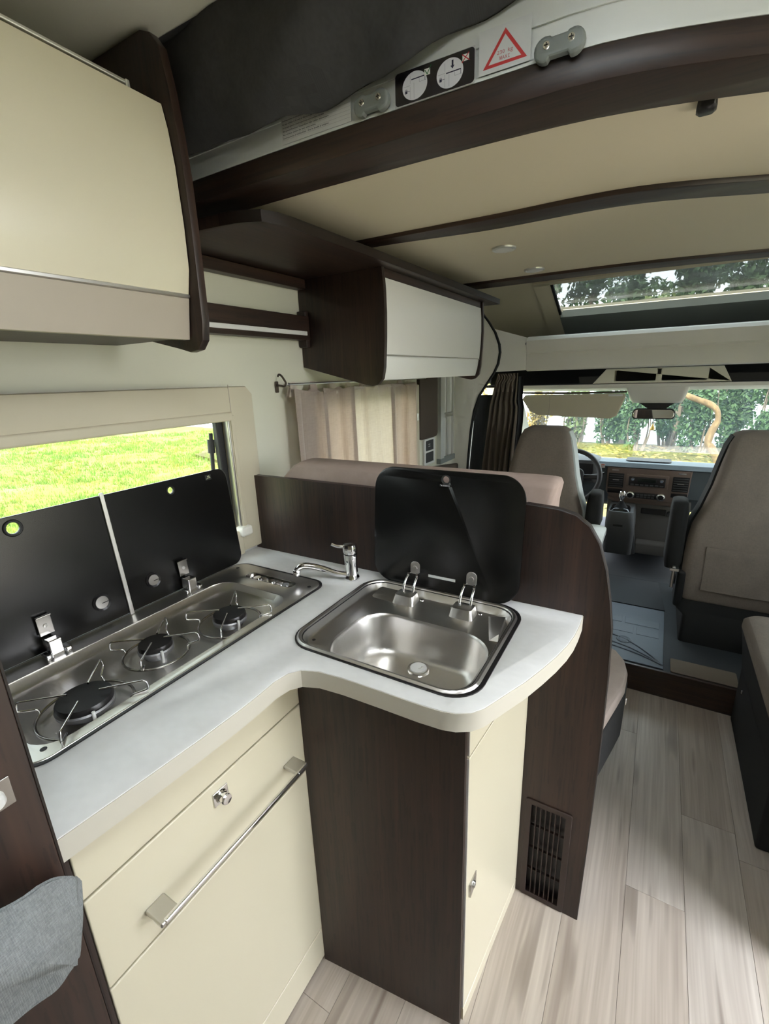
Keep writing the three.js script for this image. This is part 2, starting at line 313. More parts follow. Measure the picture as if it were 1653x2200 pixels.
// ---------- window_1, beside the hob ----------
{
  const w = struct('window_1');
  // moulded frame: blind cassette above, jamb beside
  const fr = ext([[0.3, 1.497], [-1.055, 1.484], [-1.078, 1.46], [-1.076, 0.985], [-1.06, 0.966], [-0.97, 0.966], [-0.97, 1.397], [0.3, 1.41]], 'zy', -1.112, 0.05, { bevel: 0.008 });
  part('window_frame', fr, M.frameBeige, w);
  part('frame_seam', box(-1.1125, -1.1112, 1.402, 1.49, -0.984, -0.982), M.taupe, w);
  part('blind_cassette', box(-1.125, -1.107, 1.385, 1.412, -0.985, 0.3, 0.006), M.frameBeige, w);
  part('blind_channel', box(-1.13, -1.108, 1.045, 1.402, -0.99, -0.976, 0.003), M.frameBeige, w);
  part('blind_channel', box(-1.135, -1.114, 1.05, 1.395, -0.978, -0.966, 0.003), M.nickel, w);
  part('channel_cap', box(-1.13, -1.095, 1.02, 1.052, -1.0, -0.955, 0.008), M.abs, w);
  part('window_seal', box(-1.16, -1.14, 1.045, 1.395, -0.97, -0.945, 0.004), M.blackPlastic, w);
  part('window_sill', box(-1.16, -1.11, 0.96, 1.04, -0.97, 0.3, 0.004), M.frameBeige, w);
  part('lower_panel', box(-1.16, -1.135, 0.954, 0.972, -1.06, 0.3), M.whitePlastic, w);
  part('window_stay', join(tube([[-1.17, 1.35, -0.945], [-1.175, 1.06, -0.925]], 0.006), tube([[-1.172, 1.33, -0.944], [-1.172, 1.29, -0.941]], 0.011), box(-1.19, -1.155, 1.075, 1.105, -0.945, -0.915, 0.005)), M.blackPlastic, w);
  part('pane', box(-1.182, -1.178, 1.03, 1.41, -0.99, 0.26), M.pane, w);
}
// ---------- other panes and outer openings ----------
{
  const w2 = struct('window_2'); part('window_frame', ext(rrect(-2.27, -1.39, 0.95, 1.45, 0.05), 'zy', WL + 0.012, 0.02, { holes: [rrect(-2.23, -1.43, 0.99, 1.41, 0.04)] }), M.frameBeige, w2);
  part('pane', box(-1.183, -1.179, 0.96, 1.44, -2.26, -1.4), M.pane, w2);
  const w7 = struct('window_6'); part('pane', box(1.118, 1.122, 0.96, 1.52, -2.37, -1.48), M.pane, w7);
  const w6 = struct('window_3'); part('hatch_dome', box(-0.25, 0.39, CEIL + 0.04, CEIL + 0.046, -0.47, 0.19, 0.002), M.opal, w6); part('hatch_frame', ext(rrect(-0.26, 0.4, -0.48, 0.2, 0.06), 'xz', CEIL - 0.012, 0.02, { holes: [rrect(-0.21, 0.35, -0.43, 0.15, 0.05)] }), M.abs, w6);
}

// ---------- outdoors ----------
const GY = -0.62;
{
  const g = new THREE.PlaneGeometry(120, 60, 160, 100); g.rotateX(-Math.PI / 2); g.translate(-20, GY, 15);
  const p = g.attributes.position;
  for (let i = 0; i < p.count; i++) { const x = p.getX(i), z = p.getZ(i); p.setY(i, GY + 0.03 * Math.sin(x * 1.3 + z * 0.7) + 0.02 * Math.sin(z * 2.1 - x * 0.4) - 0.02); }
  g.computeVertexNormals();
  solid('ground', uvBox(g, 'z'), M.turf);
  const lake = new THREE.PlaneGeometry(400, 300, 1, 1); lake.rotateX(-Math.PI / 2); lake.translate(0, GY - 0.25, -164.9);
  solid('water', uvBox(lake), M.water);
}
{ // unseen pale gravel, added to bounce neutral light in through the door
  const g = ext([[-0.2, -5.4], [9, -5.4], [9, 14], [-0.2, 14]], 'xz', GY - 0.1, 0.16); solid('added_gravel_track', g, M.gravel);
  solid('shaded_leafy_bank', ext([[-12, -14.95], [9, -14.95], [9, -5.5], [-0.3, -5.5], [-12, -9]], 'xz', GY - 0.1, 0.13), M.shadedTurf);  // leaf-littered ground, darkened in colour to stand in for tree shade
}
{
  // grass blades: far too many to count
  const blade = (() => { const pos = []; for (let k = 0; k < 7; k++) { const a = rr(0, 6.28), x = rr(-0.04, 0.04), z = rr(-0.04, 0.04), h = rr(0.04, 0.085), b = rr(-0.03, 0.03), c = rr(-0.03, 0.03), dx = 0.006 * Math.cos(a), dz = 0.006 * Math.sin(a); pos.push(x - dx, 0, z - dz, x + dx, 0, z + dz, x + b, h, z + c); } const g = new THREE.BufferGeometry(); g.setAttribute('position', new THREE.Float32BufferAttribute(pos, 3)); g.computeVertexNormals(); return g; })();
  const N = 26000, m = new THREE.InstancedMesh(blade, M.grassBlade, N), mat = new THREE.Matrix4(), q = new THREE.Quaternion(), c = new THREE.Color();
  for (let i = 0; i < N; i++) {
    const d = 2.2 + 20 * Math.pow(rnd(), 1.5), t = rr(-0.35, 1.05), x = -1.3 - d * Math.cos(t), z = -0.4 - d * Math.sin(t) * 0.9, s = rr(0.6, 1.3) * (1 + d * 0.03);
    q.setFromAxisAngle(V(0, 1, 0), rr(0, 6.28)); mat.compose(V(x, GY - 0.02, z), q, V(s, s * rr(0.6, 1.1), s)); m.setMatrixAt(i, mat);
    const y = hash(Math.round(x * 1.5), Math.round(z * 1.5), 3); m.setColorAt(i, c.setRGB(0.7 + 0.8 * y * rnd(), 0.75 + 0.4 * rnd(), 0.6 + 0.3 * rnd()));
  }
  m.name = 'grass'; m.userData = { kind: 'stuff', label: 'short sunlit lawn grass outside the kitchen window', category: 'grass' }; m.castShadow = m.receiveShadow = true; scene.add(m);
  // fallen leaves before the windscreen
  const lg = new THREE.BufferGeometry(); lg.setAttribute('position', new THREE.Float32BufferAttribute([-0.05, 0, 0, 0, 0.008, -0.03, 0, 0.008, 0.03, 0, 0.008, -0.03, 0.06, 0.004, 0, 0, 0.008, 0.03], 3)); lg.computeVertexNormals();
  const K = 5200, l = new THREE.InstancedMesh(lg, M.deadLeaf, K);
  for (let i = 0; i < K; i++) { const z = -6 - 8.6 * Math.sqrt(rnd()), x = rr(-8, 6); q.setFromEuler(new THREE.Euler(rr(-0.5, 0.5), rr(0, 6.28), rr(-0.5, 0.5))); const s = rr(0.8, 1.7); mat.compose(V(x, GY + rr(0, 0.03), z), q, V(s, s, s)); l.setMatrixAt(i, mat); const w = rnd(); l.setColorAt(i, c.setRGB(0.7 + 0.8 * w, 0.65 + 0.7 * w, 0.5 + 0.5 * rnd())); }
  l.name = 'fallen_leaves'; l.userData = { kind: 'stuff', label: 'yellow fallen leaves on the grass ahead of the windscreen', category: 'leaves' }; l.castShadow = l.receiveShadow = true; scene.add(l);
}
function leaves(blobs, n, size) { // blobs [x,y,z,rx,ry,rz]
  const pos = [], tot = blobs.reduce((s, b) => s + b[3] * b[4] * b[5], 0);
  for (const b of blobs) {
    const k = Math.round(n * b[3] * b[4] * b[5] / tot);
    for (let i = 0; i < k; i++) {
      let x, y, z, d; do { x = rr(-1, 1); y = rr(-1, 1); z = rr(-1, 1); d = x * x + y * y + z * z; } while (d > 1 || (d < 0.25 && rnd() < 0.6));
      const c = V(b[0] + x * b[3], b[1] + y * b[4], b[2] + z * b[5]), e = new THREE.Euler(rr(-1.2, 1.2), rr(0, 6.28), rr(-1.2, 1.2)), s = size * rr(0.6, 1.35);
      const q = [[-1, 0, 0], [0, 0.14, -0.42], [0, 0.14, 0.42], [1, 0, 0]].map((v) => V(...v).multiplyScalar(s).applyEuler(e).add(c));
      for (const j of [0, 1, 2, 1, 3, 2]) pos.push(q[j].x, q[j].y, q[j].z);
    }
  }
  const g = new THREE.BufferGeometry(); g.setAttribute('position', new THREE.Float32BufferAttribute(pos, 3)); g.computeVertexNormals(); return uvBox(g);
}
function taper(pts, r0, r1, n = 24, rad = 9) {
  const c = curve(pts), fr = c.computeFrenetFrames(n), rings = [];
  for (let i = 0; i <= n; i++) { const p = c.getPoint(i / n), r = mix(r0, r1, i / n) * (1 + 0.06 * Math.sin(i * 2.3)), R = []; for (let j = 0; j < rad; j++) { const a = (j / rad) * 2 * Math.PI; const v = p.clone().addScaledVector(fr.normals[i], r * Math.cos(a)).addScaledVector(fr.binormals[i], r * Math.sin(a)); R.push([v.x, v.y, v.z]); } rings.push(R); }
  return skin(rings, { cap0: true, cap1: true, crease: 1.5 });
}
{
  const tree = (name, label, at, trunks, blobs, n, size, leaf, bark, cat = 'tree') => {
    const t = thing(name, label, cat, at);
    for (const k of trunks) part('trunk', taper(k[0], k[1], k[2]), bark, t);
    part('foliage', leaves(blobs, n, size), leaf, t); return t;
  };
  // pale bent trunk just ahead on the right of the windscreen view
  tree('bent_tree', 'pale bare tree trunk bent like a hook, seen through the windscreen', [1.2, GY, -12], [
    [[[1.3, GY, -12], [1.1, -0.25, -12], [1.0, -0.1, -12], [1.02, 0.1, -12], [1.1, 0.4, -12], [1.05, 0.6, -12], [0.9, 0.72, -12], [0.6, 0.84, -12], [0.3, 1.0, -12.1], [0, 1.3, -12.2], [-0.2, 1.9, -12.3]], 0.085, 0.055]],
    [[-0.2, 2.4, -12.3, 0.8, 0.6, 0.7]], 700, 0.07, M.leafLight, M.bark);
  const shrubs = [
    ['yellow sparse shrub at the left pillar of the windscreen', -4.3, -13.6, 0.6, 1.8, 700, 'leafYellow'],
    ['thin yellow-green shrub under the middle of the sun visor', -3.1, -14.4, 0.6, 1.6, 800, 'leafYellow'],
    ['sparse light green shrub under the right end of the sun visor', -2.0, -13.7, 0.5, 1.5, 900, 'leafLight'],
    ['green shrub just left of the rear-view mirror', -1.15, -14.5, 0.5, 1.6, 2300, 'leafGreen'],
    ['green shrub right below the rear-view mirror and amber bottle', -0.4, -13.6, 0.45, 1.35, 1900, 'leafGreen'],
    ['taller green shrub just right of the rear-view mirror', 0.25, -14.6, 0.5, 1.9, 2900, 'leafGreen'],
    ['green shrub directly behind the bent pale trunk', 0.95, -13.7, 0.5, 1.85, 2900, 'leafGreen'],
    ['dense green shrub just right of the bent pale trunk', 1.65, -14.5, 0.52, 1.95, 3000, 'leafGreen'],
    ['dense green shrub at the upper left corner of the passenger seat', 2.3, -13.5, 0.52, 1.9, 3000, 'leafGreen'],
    ['dense green shrub at the right picture edge beyond the passenger seat', 3.2, -14.6, 0.5, 2.0, 3000, 'leafGreen'],
  ];
  for (const [label, x, z, r, h, n, leaf] of shrubs) {
    const tr = []; for (let i = 0; i < (n < 1000 ? 14 : 6); i++) { const a = rr(-0.5, 0.5), b = rr(-0.3, 0.3); tr.push([[[x + a * 0.3, GY - 0.05, z], [x + a * 0.6, GY + h * 0.4, z + b * 0.4], [x + a * r, GY + h * 0.95, z + b]], n < 1000 ? 0.022 : 0.03, 0.008]); }
    const bl = []; for (let i = 0; i < 7; i++) bl.push([x + rr(-0.5, 0.5) * r, GY + h * rr(0.3, 0.95), z + rr(-0.5, 0.5) * r, r * rr(0.35, 0.6), h * rr(0.2, 0.36), r * rr(0.35, 0.6)]);
    tree('shrub', label, [x, GY, z], tr, bl, n, 0.07, M[leaf], M.barkDark, 'shrub');
  }
  // tall trees on the bank whose crowns stand over the windscreen and behind the skylight
  const tall = [['tall dark tree on the bank, farthest left beyond the driver side', -6.4, -15.5, 'leafGreen'], ['tall dark tree on the bank, left of the sun visor', -4.9, -16.3, 'leafGreen'], ['tall tree on the bank behind the lowered sun visor', -3.5, -15.5, 'leafGreen'], ['tall tree on the bank at the inner end of the sun visor', -2.2, -16.3, 'leafGreen'], ['tall leaning tree on the bank, behind the rear-view mirror', -0.9, -15.6, 'leafGreen'], ['tall tree on the bank between mirror and bent trunk', 0.4, -16.4, 'leafGreen'], ['tall tree on the bank directly behind the bent trunk', 1.7, -15.6, 'leafGreen'], ['tall tree on the bank, behind the passenger seat', 3.0, -16.4, 'leafGreen'], ['tall pale-leaved tree on the bank at the right picture edge', 4.4, -15.6, 'leafLight'], ['tall tree on the bank beyond the right edge of the skylight', 5.8, -16.2, 'leafGreen']];
  for (const [label, x, z, leaf] of tall) {
    const bl = []; for (let i = 0; i < 11; i++) bl.push([x + rr(-0.3, 0.3), 1.7 + i * 0.36 + rr(-0.2, 0.2), z + rr(-0.3, 0.3), rr(0.5, 0.75), rr(0.4, 0.6), rr(0.4, 0.6)]);
    tree('bank_tree', label, [x, GY - 0.2, z], [[[[x, GY - 0.2, z], [x + 0.15, 0.6, z], [x - 0.1, 2, z], [x + 0.2, 4.6, z]], 0.16, 0.05]], bl, 4300, 0.1, M[leaf], M.barkDark);
  }
}

// ================= KITCHEN =================
// ---------- tall cupboard at the left edge ----------
{
  const t = thing('tall_cupboard', 'dark wood tall cupboard at the left picture edge with a square chrome lock', 'cupboard', [-0.87, 0, 0.12]);
  part('carcass', box(-1.155, -0.592, 0, 1.56, -0.158, 0.6, 0.002), M.wenge, t);
  part('door', box(-0.59, -0.572, 0.06, 1.55, -0.152, 0.6, 0.002), M.wenge, t);
  part('door_edge', box(-0.5895, -0.5725, 0.06, 1.55, -0.1545, -0.152), M.wengeEdge, t);
  const k = part('lock_plate', box(-0.572, -0.5695, 1.057, 1.093, -0.131, -0.095, 0.001), M.steelDark, t);
  part('lock_button', lathe([[0, 0.012], [0.006, 0.012], [0.009, 0.008], [0.01, 0], [0, 0]], [-0.5695, 1.075, -0.113], { rz: -Math.PI / 2 }), M.whitePlastic, k);
  part('towel_rail', join(wire([[-0.57, 0.915, -0.045], [-0.542, 0.915, -0.045], [-0.542, 0.915, 0.3], [-0.57, 0.915, 0.3]], 0.006, 0.012, 8)), M.enamel, t);
}
{ // folded linen cloth hung over the rail
  const t = thing('cloth', 'grey linen cloth hung over the black rail of the tall cupboard', 'cloth', [-0.535, 0.91, -0.06]);
  // folded corner thrown over the rail, and the longer end below it
  const line = (P, u) => { const k = u * (P.length - 1), i = Math.min(P.length - 2, Math.floor(k)), f = k - i; return [0, 1, 2].map((c) => mix(P[i][c], P[i + 1][c], f)); };
  const sideUv = (g) => { const p = g.attributes.position, u = g.attributes.uv; for (let i = 0; i < p.count; i++) u.setXY(i, p.getZ(i), p.getY(i) - p.getX(i)); return g; };
  const patch = (A, B, bulge, th) => sideUv(slab(24, 14, (u, v) => { const a = line(A, u), b = line(B, u), s = Math.sin(v * Math.PI * 0.56); return [mix(a[0], b[0], v) + bulge * s * (0.4 + 0.6 * Math.sin(u * 2.6)) + 0.0025 * Math.sin(u * 13 + v * 4), mix(a[1], b[1], v) + 0.002 * Math.sin(u * 9), mix(a[2], b[2], v)]; }, [th, 0.001, 0]));
  part('front_flap', patch([[-0.525, 1.002, 0.02], [-0.524, 0.991, -0.06], [-0.524, 0.978, -0.115], [-0.53, 0.945, -0.148]], [[-0.505, 0.935, 0.03], [-0.505, 0.95, -0.05], [-0.498, 0.93, -0.09], [-0.512, 0.857, -0.121]], 0.012, -0.004), M.linen, t);
  part('side_fold', patch([[-0.53, 0.945, -0.148], [-0.545, 0.92, -0.158], [-0.558, 0.9, -0.15]], [[-0.522, 0.843, -0.12], [-0.54, 0.835, -0.136], [-0.556, 0.83, -0.135]], 0.004, -0.003), M.linen, t);
  part('rear_flap', patch([[-0.565, 0.95, 0.04], [-0.563, 0.935, -0.05], [-0.562, 0.89, -0.105], [-0.562, 0.845, -0.13]], [[-0.558, 0.845, 0.05], [-0.556, 0.82, -0.05], [-0.556, 0.803, -0.1], [-0.56, 0.797, -0.128]], 0.006, 0.004), M.linen, t);
  part('hanging_loop', wire([[-0.503, 0.922, -0.088], [-0.499, 0.911, -0.09], [-0.499, 0.91, -0.084], [-0.503, 0.922, -0.083]], 0.0012, 0.003), M.whitePlastic, t);
}
{
  const t = thing('door_cupboard', 'tall dark cupboard beside the entrance door, just past the right picture edge', 'cupboard', [0.8, 0, -1.32]);
  part('carcass', box(0.47, 1.095, 0, 1.6, -1.42, -1.19, 0.004), M.wenge, t); part('door', box(0.48, 1.09, 0.05, 1.58, -1.19, -1.172, 0.002), M.wenge, t);
}
// ---------- base cabinet with the long drawer ----------
{
  const t = thing('base_cabinet', 'cream kitchen base cabinet below the hob with one long chrome handle', 'cabinet', [-0.88, 0, -0.4]);
  part('carcass', box(-1.15, -0.626, 0, 0.912, -0.62, -0.16), M.wenge, t);
  part('side_strip', box(-0.626, -0.605, 0, 0.914, -0.168, -0.16), M.darkEdge, t);
  const X0 = -0.624, X1 = -0.605, z0 = -0.632, z1 = -0.17, f = (a, b, n, l) => part(n, box(X0, X1, a, b, z0, z1, 0.0025), M.cream, t, l);
  f(0.82, 0.912, 'top_panel'); const d = f(0.638, 0.8155, 'drawer'); f(0.119, 0.6335, 'door'); f(0.012, 0.1155, 'plinth');
  // long bar handle on flat feet
  const hy = 0.703, hx = -0.566;
  const bar = join(box(hx - 0.004, hx + 0.004, hy - 0.005, hy + 0.005, -0.583, -0.245, 0.003),
    box(hx - 0.002, hx + 0.0042, hy - 0.0052, hy + 0.0052, -0.589, -0.556, 0.003));
  part('handle', bar, M.chrome, d);
  for (const z of [-0.589, -0.272]) part('handle_foot', box(X1, hx + 0.003, hy - 0.0045, hy + 0.0045, z, z + 0.033, 0.003), M.nickel, d);
  const lk = part('lock', join(box(X1, X1 + 0.003, 0.768, 0.797, -0.416, -0.384, 0.001), lathe([[0.012, 0.003], [0.0095, 0.006], [0.0095, 0.014], [0.0105, 0.017], [0.009, 0.02], [0, 0.0205]], [X1, 0.782, -0.4], { rz: -Math.PI / 2 })), M.chrome, d);
}
// ---------- island end below the sink ----------
{
  const t = thing('sink_cabinet', 'dark wood cabinet under the sink with a cream door towards the gangway', 'cabinet', [-0.4, 0, -0.85]);
  const A = [-0.604, -0.622], B = [-0.24, -0.67], n = [0.13, 0.991];
  part('end_panel', ext([A, B, [B[0] - 0.0025, B[1] - 0.019], [A[0] - 0.0025, A[1] - 0.019]], 'xz', 0, 0.914), M.wenge, t);
  part('carcass', ext([[-0.606, -0.645], [-0.244, -0.692], [-0.226, -1.043], [-0.62, -1.043]], 'xz', 0.005, 0.79), M.wenge, t);
  const P = (a, b, u0, u1, r) => { // leaf on the gangway side between u0..u1 along its length
    const p0 = [mix(-0.237, -0.206, u0), mix(-0.688, -1.043, u0)], p1 = [mix(-0.237, -0.206, u1), mix(-0.688, -1.043, u1)], o = [-0.0195, -0.0018];
    return ext([[p0[0], p0[1]], [p0[0] + o[0], p0[1] + o[1]], [p1[0] + o[0], p1[1] + o[1]], [p1[0], p1[1]]], 'xz', a, b - a, { bevel: 0.0012, seg: 1 });
  };
  part('drawer', P(0.79, 0.912, 0, 1), M.cream, t); const d = part('door', P(0.045, 0.785, 0, 1), M.cream, t); part('plinth', P(0.0, 0.041, 0, 1), M.cream, t);
  // grey edging of the leaves, the band that shows towards the camera
  const E = (a, b) => ext([[-0.2375, -0.6865], [-0.257, -0.6865], [-0.257, -0.689], [-0.2375, -0.689]], 'xz', a, b - a);
  part('edge_band', E(0.792, 0.911), M.creamEdge, t); part('edge_band', E(0.047, 0.783), M.creamEdge, t);
  const lk = ext(rrect(-0.738, -0.7, 0.398, 0.436, 0.002, 2), 'zy', -0.2315, 0.004); part('lock', join(lk, lathe([[0, 0.004], [0.006, 0.004], [0.008, 0]], [-0.2315, 0.417, -0.719], { rz: -Math.PI / 2 })), M.nickel, d);
}
// ---------- worktop ----------
{
  const fr = [[-0.592, -0.158], [-0.58, -0.27], [-0.572, -0.36], [-0.567, -0.445], [-0.567, -0.49], [-0.568, -0.525], [-0.562, -0.556], [-0.546, -0.576], [-0.512, -0.589], [-0.46, -0.594], [-0.38, -0.596], [-0.3, -0.597], [-0.258, -0.6], [-0.235, -0.606], [-0.213, -0.619], [-0.197, -0.64], [-0.176, -0.69], [-0.153, -0.744], [-0.134, -0.8], [-0.119, -0.85], [-0.107, -0.9], [-0.1, -0.945], [-0.097, -0.99], [-0.096, -1.044]];
  const cut = (o) => o.slice().reverse();
  const t = thing('worktop', 'pale grey L-shaped kitchen worktop with a rounded end, around hob and sink', 'worktop', [-0.6, 0.914, -0.6]);
  part('slab', ext([...fr, [-1.158, -1.044], [-1.158, -0.158]], 'xz', 0.914, 0.04, { bevel: 0.0015, holes: [rrect(-1.06, -0.752, -0.9, -0.2, 0.03), rrect(-0.63, -0.232, -0.99, -0.647, 0.05)], along: 'z' }), M.worktop, t);
  const rg = fr.map((p, i) => { const a = fr[Math.max(0, i - 1)], b = fr[Math.min(fr.length - 1, i + 1)], L = Math.hypot(b[0] - a[0], b[1] - a[1]), nx = -(b[1] - a[1]) / L, nz = (b[0] - a[0]) / L, o = (k, y) => [p[0] + nx * k, y, p[1] + nz * k]; return [o(0.0012, 0.9153), o(0.0012, 0.9525), o(-0.003, 0.9525), o(-0.003, 0.9153)]; });
  part('edge_band', skin(rg, { cap0: true, cap1: true, crease: 0.5 }), M.worktopEdge, t, 'cream edge band of the worktop');
}
// ---------- hob ----------
{
  const t = thing('gas_hob', 'stainless three-burner gas hob in a row with a raised black glass lid', 'hob', [-0.9, 0.954, -0.55]);
  const tray = rrect(-1.018, -0.762, -0.8, -0.215, 0.05), pill = rrect(-0.985, -0.805, -0.877, -0.836, 0.018);
  part('deck', ext(rrect(-1.072, -0.742, -0.912, -0.19, 0.038, 8), 'xz', 0.951, 0.0065, { bevel: 0.0028, seg: 3, holes: [tray, pill], along: 'z' }), M.steel, t);
  const ring = (x0, x1, z0, z1, r, y) => rrect(x0, x1, -z1, -z0, r).map((p) => [p[0], y, -p[1]]);
  part('rim_shade_ring', ext(rrect(-1.075, -0.7365, -0.918, -0.186, 0.042, 8), 'xz', 0.9535, 0.003, { holes: [rrect(-1.06, -0.753, -0.9, -0.2, 0.03)] }), M.enamel, t);  // dark seal, widened to paint the shadow and dark reflection along the rim
  part('burner_tray', skin([ring(-1.0205, -0.7595, -0.8025, -0.2125, 0.052, 0.9565), ring(-1.015, -0.765, -0.797, -0.218, 0.05, 0.953), ring(-1.006, -0.774, -0.788, -0.227, 0.045, 0.941), ring(-0.995, -0.785, -0.775, -0.24, 0.04, 0.938)], { cap1: true, crease: 0.7, along: 'z' }), M.steel, t);
  part('knob_recess', skin([ring(-0.987, -0.803, -0.879, -0.834, 0.019, 0.9565), ring(-0.981, -0.809, -0.873, -0.84, 0.016, 0.95), ring(-0.978, -0.812, -0.87, -0.843, 0.015, 0.938)], { cap1: true, crease: 0.7 }), M.steelDark, t);
  for (const x of [-0.945, -0.893, -0.838]) part('knob', lathe([[0.0135, 0], [0.0125, 0.014], [0.011, 0.017], [0, 0.0175]], [x, 0.938, -0.856]), M.chrome, t);
  for (const x of [-0.92, -0.867]) part('igniter', lathe([[0.005, 0], [0.005, 0.009], [0, 0.0095]], [x, 0.938, -0.85]), M.whitePlastic, t);
  for (const [x, z] of [[-1.045, -0.875], [-0.765, -0.87], [-0.77, -0.225]]) part('screw_hole', lathe([[0, 0], [0.005, 0], [0.005, 0.0006], [0, 0.0006]], [x, 0.9574, z]), M.enamel, t);
  // burners and their wire supports
  for (const [x, z, r, a, rot] of [[-0.825, -0.317, 0.047, 0.093, 0.78], [-0.874, -0.488, 0.035, 0.08, 0.87], [-0.83, -0.652, 0.039, 0.088, 0.9]]) {
    const b = part('burner', lathe([[r * 0.72, 0.938], [r * 0.74, 0.948], [r, 0.95], [r + 0.001, 0.957], [r * 0.97, 0.96], [0, 0.96]], [x, 0, z], { seg: 40 }), M.burnerAlu, t);
    part('burner_cap', lathe([[r * 0.97, 0.96], [r * 0.98, 0.966], [r * 0.93, 0.9705], [r * 0.55, 0.9695], [0, 0.969]], [x, 0, z], { seg: 40 }), M.enamel, b);
    part('spark_plug', lathe([[0.003, 0.94], [0.003, 0.966], [0, 0.967]], [x + r * 0.9 + 0.008, 0, z + 0.012], { seg: 10 }), M.whitePlastic, b);
    const ri = a * 0.82, rg = []; for (let i = 0; i < 24; i++) { const q = (i / 24) * 6.2832; rg.push([x + ri * Math.cos(q), 0.9455, z + ri * Math.sin(q)]); }
    const s = part('pan_support', tube(rg, 0.0026, { closed: true, seg: 60 }), M.steelDark, t);
    for (let k = 0; k < 4; k++) {
      const q = rot + k * Math.PI / 2, c = Math.cos(q), n = Math.sin(q), at = (d, y, e = 0) => [x + d * c - e * n, y, z + d * n + e * c];
      part('support_arm', wire([at(r * 0.55, 0.979), at(a * 1.1, 0.981), at(a * 1.14, 0.962), at(ri * 0.98, 0.958, 0.004), at(ri, 0.946, 0.008)], 0.0022, 0.006), M.chrome, s);
    }
  }
  // raised glass lid: two leaves and the seam between them
  const tilt = 0.095, lidX = (y) => -1.066 - (y - 0.957) * tilt, lean = (g) => { const p = g.attributes.position; for (let i = 0; i < p.count; i++) p.setX(i, p.getX(i) - (p.getY(i) - 0.957) * tilt); return g; };
  const leaf = (z0, z1, r, holes) => lean(ext(rrect(z0, z1, 0.962, 1.256, r), 'zy', -1.064, 0.005, { bevel: 0.001, seg: 1, holes }));
  const circ = (z, y, r) => { const o = []; for (let i = 0; i < 28; i++) o.push([z + r * Math.cos(i / 28 * 6.2832), y + r * Math.sin(i / 28 * 6.2832)]); return o; };
  const lidR = part('lid_leaf', leaf(-0.915, -0.556, [0.0, 0.0, 0.03, 0.03], [circ(-0.727, 1.229, 0.0085)]), M.blackGlass, t);
  const lidL = part('lid_leaf', leaf(-0.549, -0.19, [0.03, 0.03, 0.0, 0.0], [circ(-0.3725, 1.232, 0.0115)]), M.blackGlass, t);
  const seam = lean(box(-1.064, -1.0595, 0.958, 1.262, -0.5575, -0.5475, 0.0015)); part('lid_seam', seam, M.alu, t);
  const torus = (z, y, R, r) => { const g = new THREE.TorusGeometry(R, r, 10, 36); g.rotateY(Math.PI / 2); g.translate(-1.063, y, z); return lean(uvBox(g)); };
  part('grip_ring', torus(-0.727, 1.229, 0.0105, 0.0022), M.blackPlastic, lidR); part('grip_ring', torus(-0.3725, 1.232, 0.0145, 0.003), M.blackPlastic, lidL);
  for (const [z, y, l, r] of [[-0.493, 1.016, lidL, 0.02], [-0.624, 1.018, lidR, 0.019]]) {
    part('stop_disc', lean(lathe([[0, 0.003], [r * 0.78, 0.003], [r * 0.8, 0.0015], [r, 0.0035], [r, 0]], [-1.0645, y, z], { rz: -Math.PI / 2 })), M.enamel, l);
    part('disc_plate', lean(lathe([[0, 0.0042], [r * 0.72, 0.0036], [r * 0.74, 0.002]], [-1.0645, y, z], { rz: -Math.PI / 2 })), M.nickel, l);
    part('disc_slot', lean(box(-1.0605, -1.0598, y - 0.0022, y - 0.0006, z - r * 0.66, z + r * 0.05)), M.enamel, l);
  }
  { // maker's mark, a small swash in the lid's upper corner
    const tx = canvasTex(128, 96, (g, w, h) => { g.fillStyle = '#0a0a0a'; g.fillRect(0, 0, w, h); g.strokeStyle = '#cfd2a8'; g.lineWidth = 9; g.lineCap = 'round'; g.beginPath(); g.moveTo(92, 24); g.bezierCurveTo(50, 20, 40, 34, 58, 44); g.bezierCurveTo(78, 52, 50, 72, 18, 70); g.stroke(); g.beginPath(); g.moveTo(52, 30); g.bezierCurveTo(74, 26, 92, 34, 100, 46); g.bezierCurveTo(96, 66, 82, 60, 70, 60); g.lineTo(108, 62); g.stroke(); });
    const c = (z, y) => [lidX(y) + 0.0022, y, z]; part('mark', plate([c(-0.841, 1.246), c(-0.861, 1.246), c(-0.861, 1.231), c(-0.841, 1.231)], 0.0003), printed('lidMark', tx, 0.3), lidR);
  }
  for (const z of [-0.372, -0.708]) { // sprung hinges
    const h = part('hinge', lean(join(box(-1.0585, -1.055, 1.0, 1.042, z - 0.014, z + 0.014, 0.001), box(-1.058, -1.05, 1.04, 1.043, z - 0.014, z + 0.014, 0.001))), M.steelDark, t);
    part('hinge_block', join(box(-1.06, -1.03, 0.957, 0.996, z - 0.012, z + 0.014, 0.003), box(-1.05, -1.026, 0.957, 0.97, z - 0.026, z - 0.012, 0.004), box(-1.05, -1.026, 0.957, 0.97, z + 0.014, z + 0.026, 0.004)), M.chrome, h);
    part('hinge_screw', lathe([[0, 0.004], [0.004, 0.003], [0.005, 0]], [-1.0625, 1.02, z], { rz: -Math.PI / 2 }), M.nickel, h);
  }
}
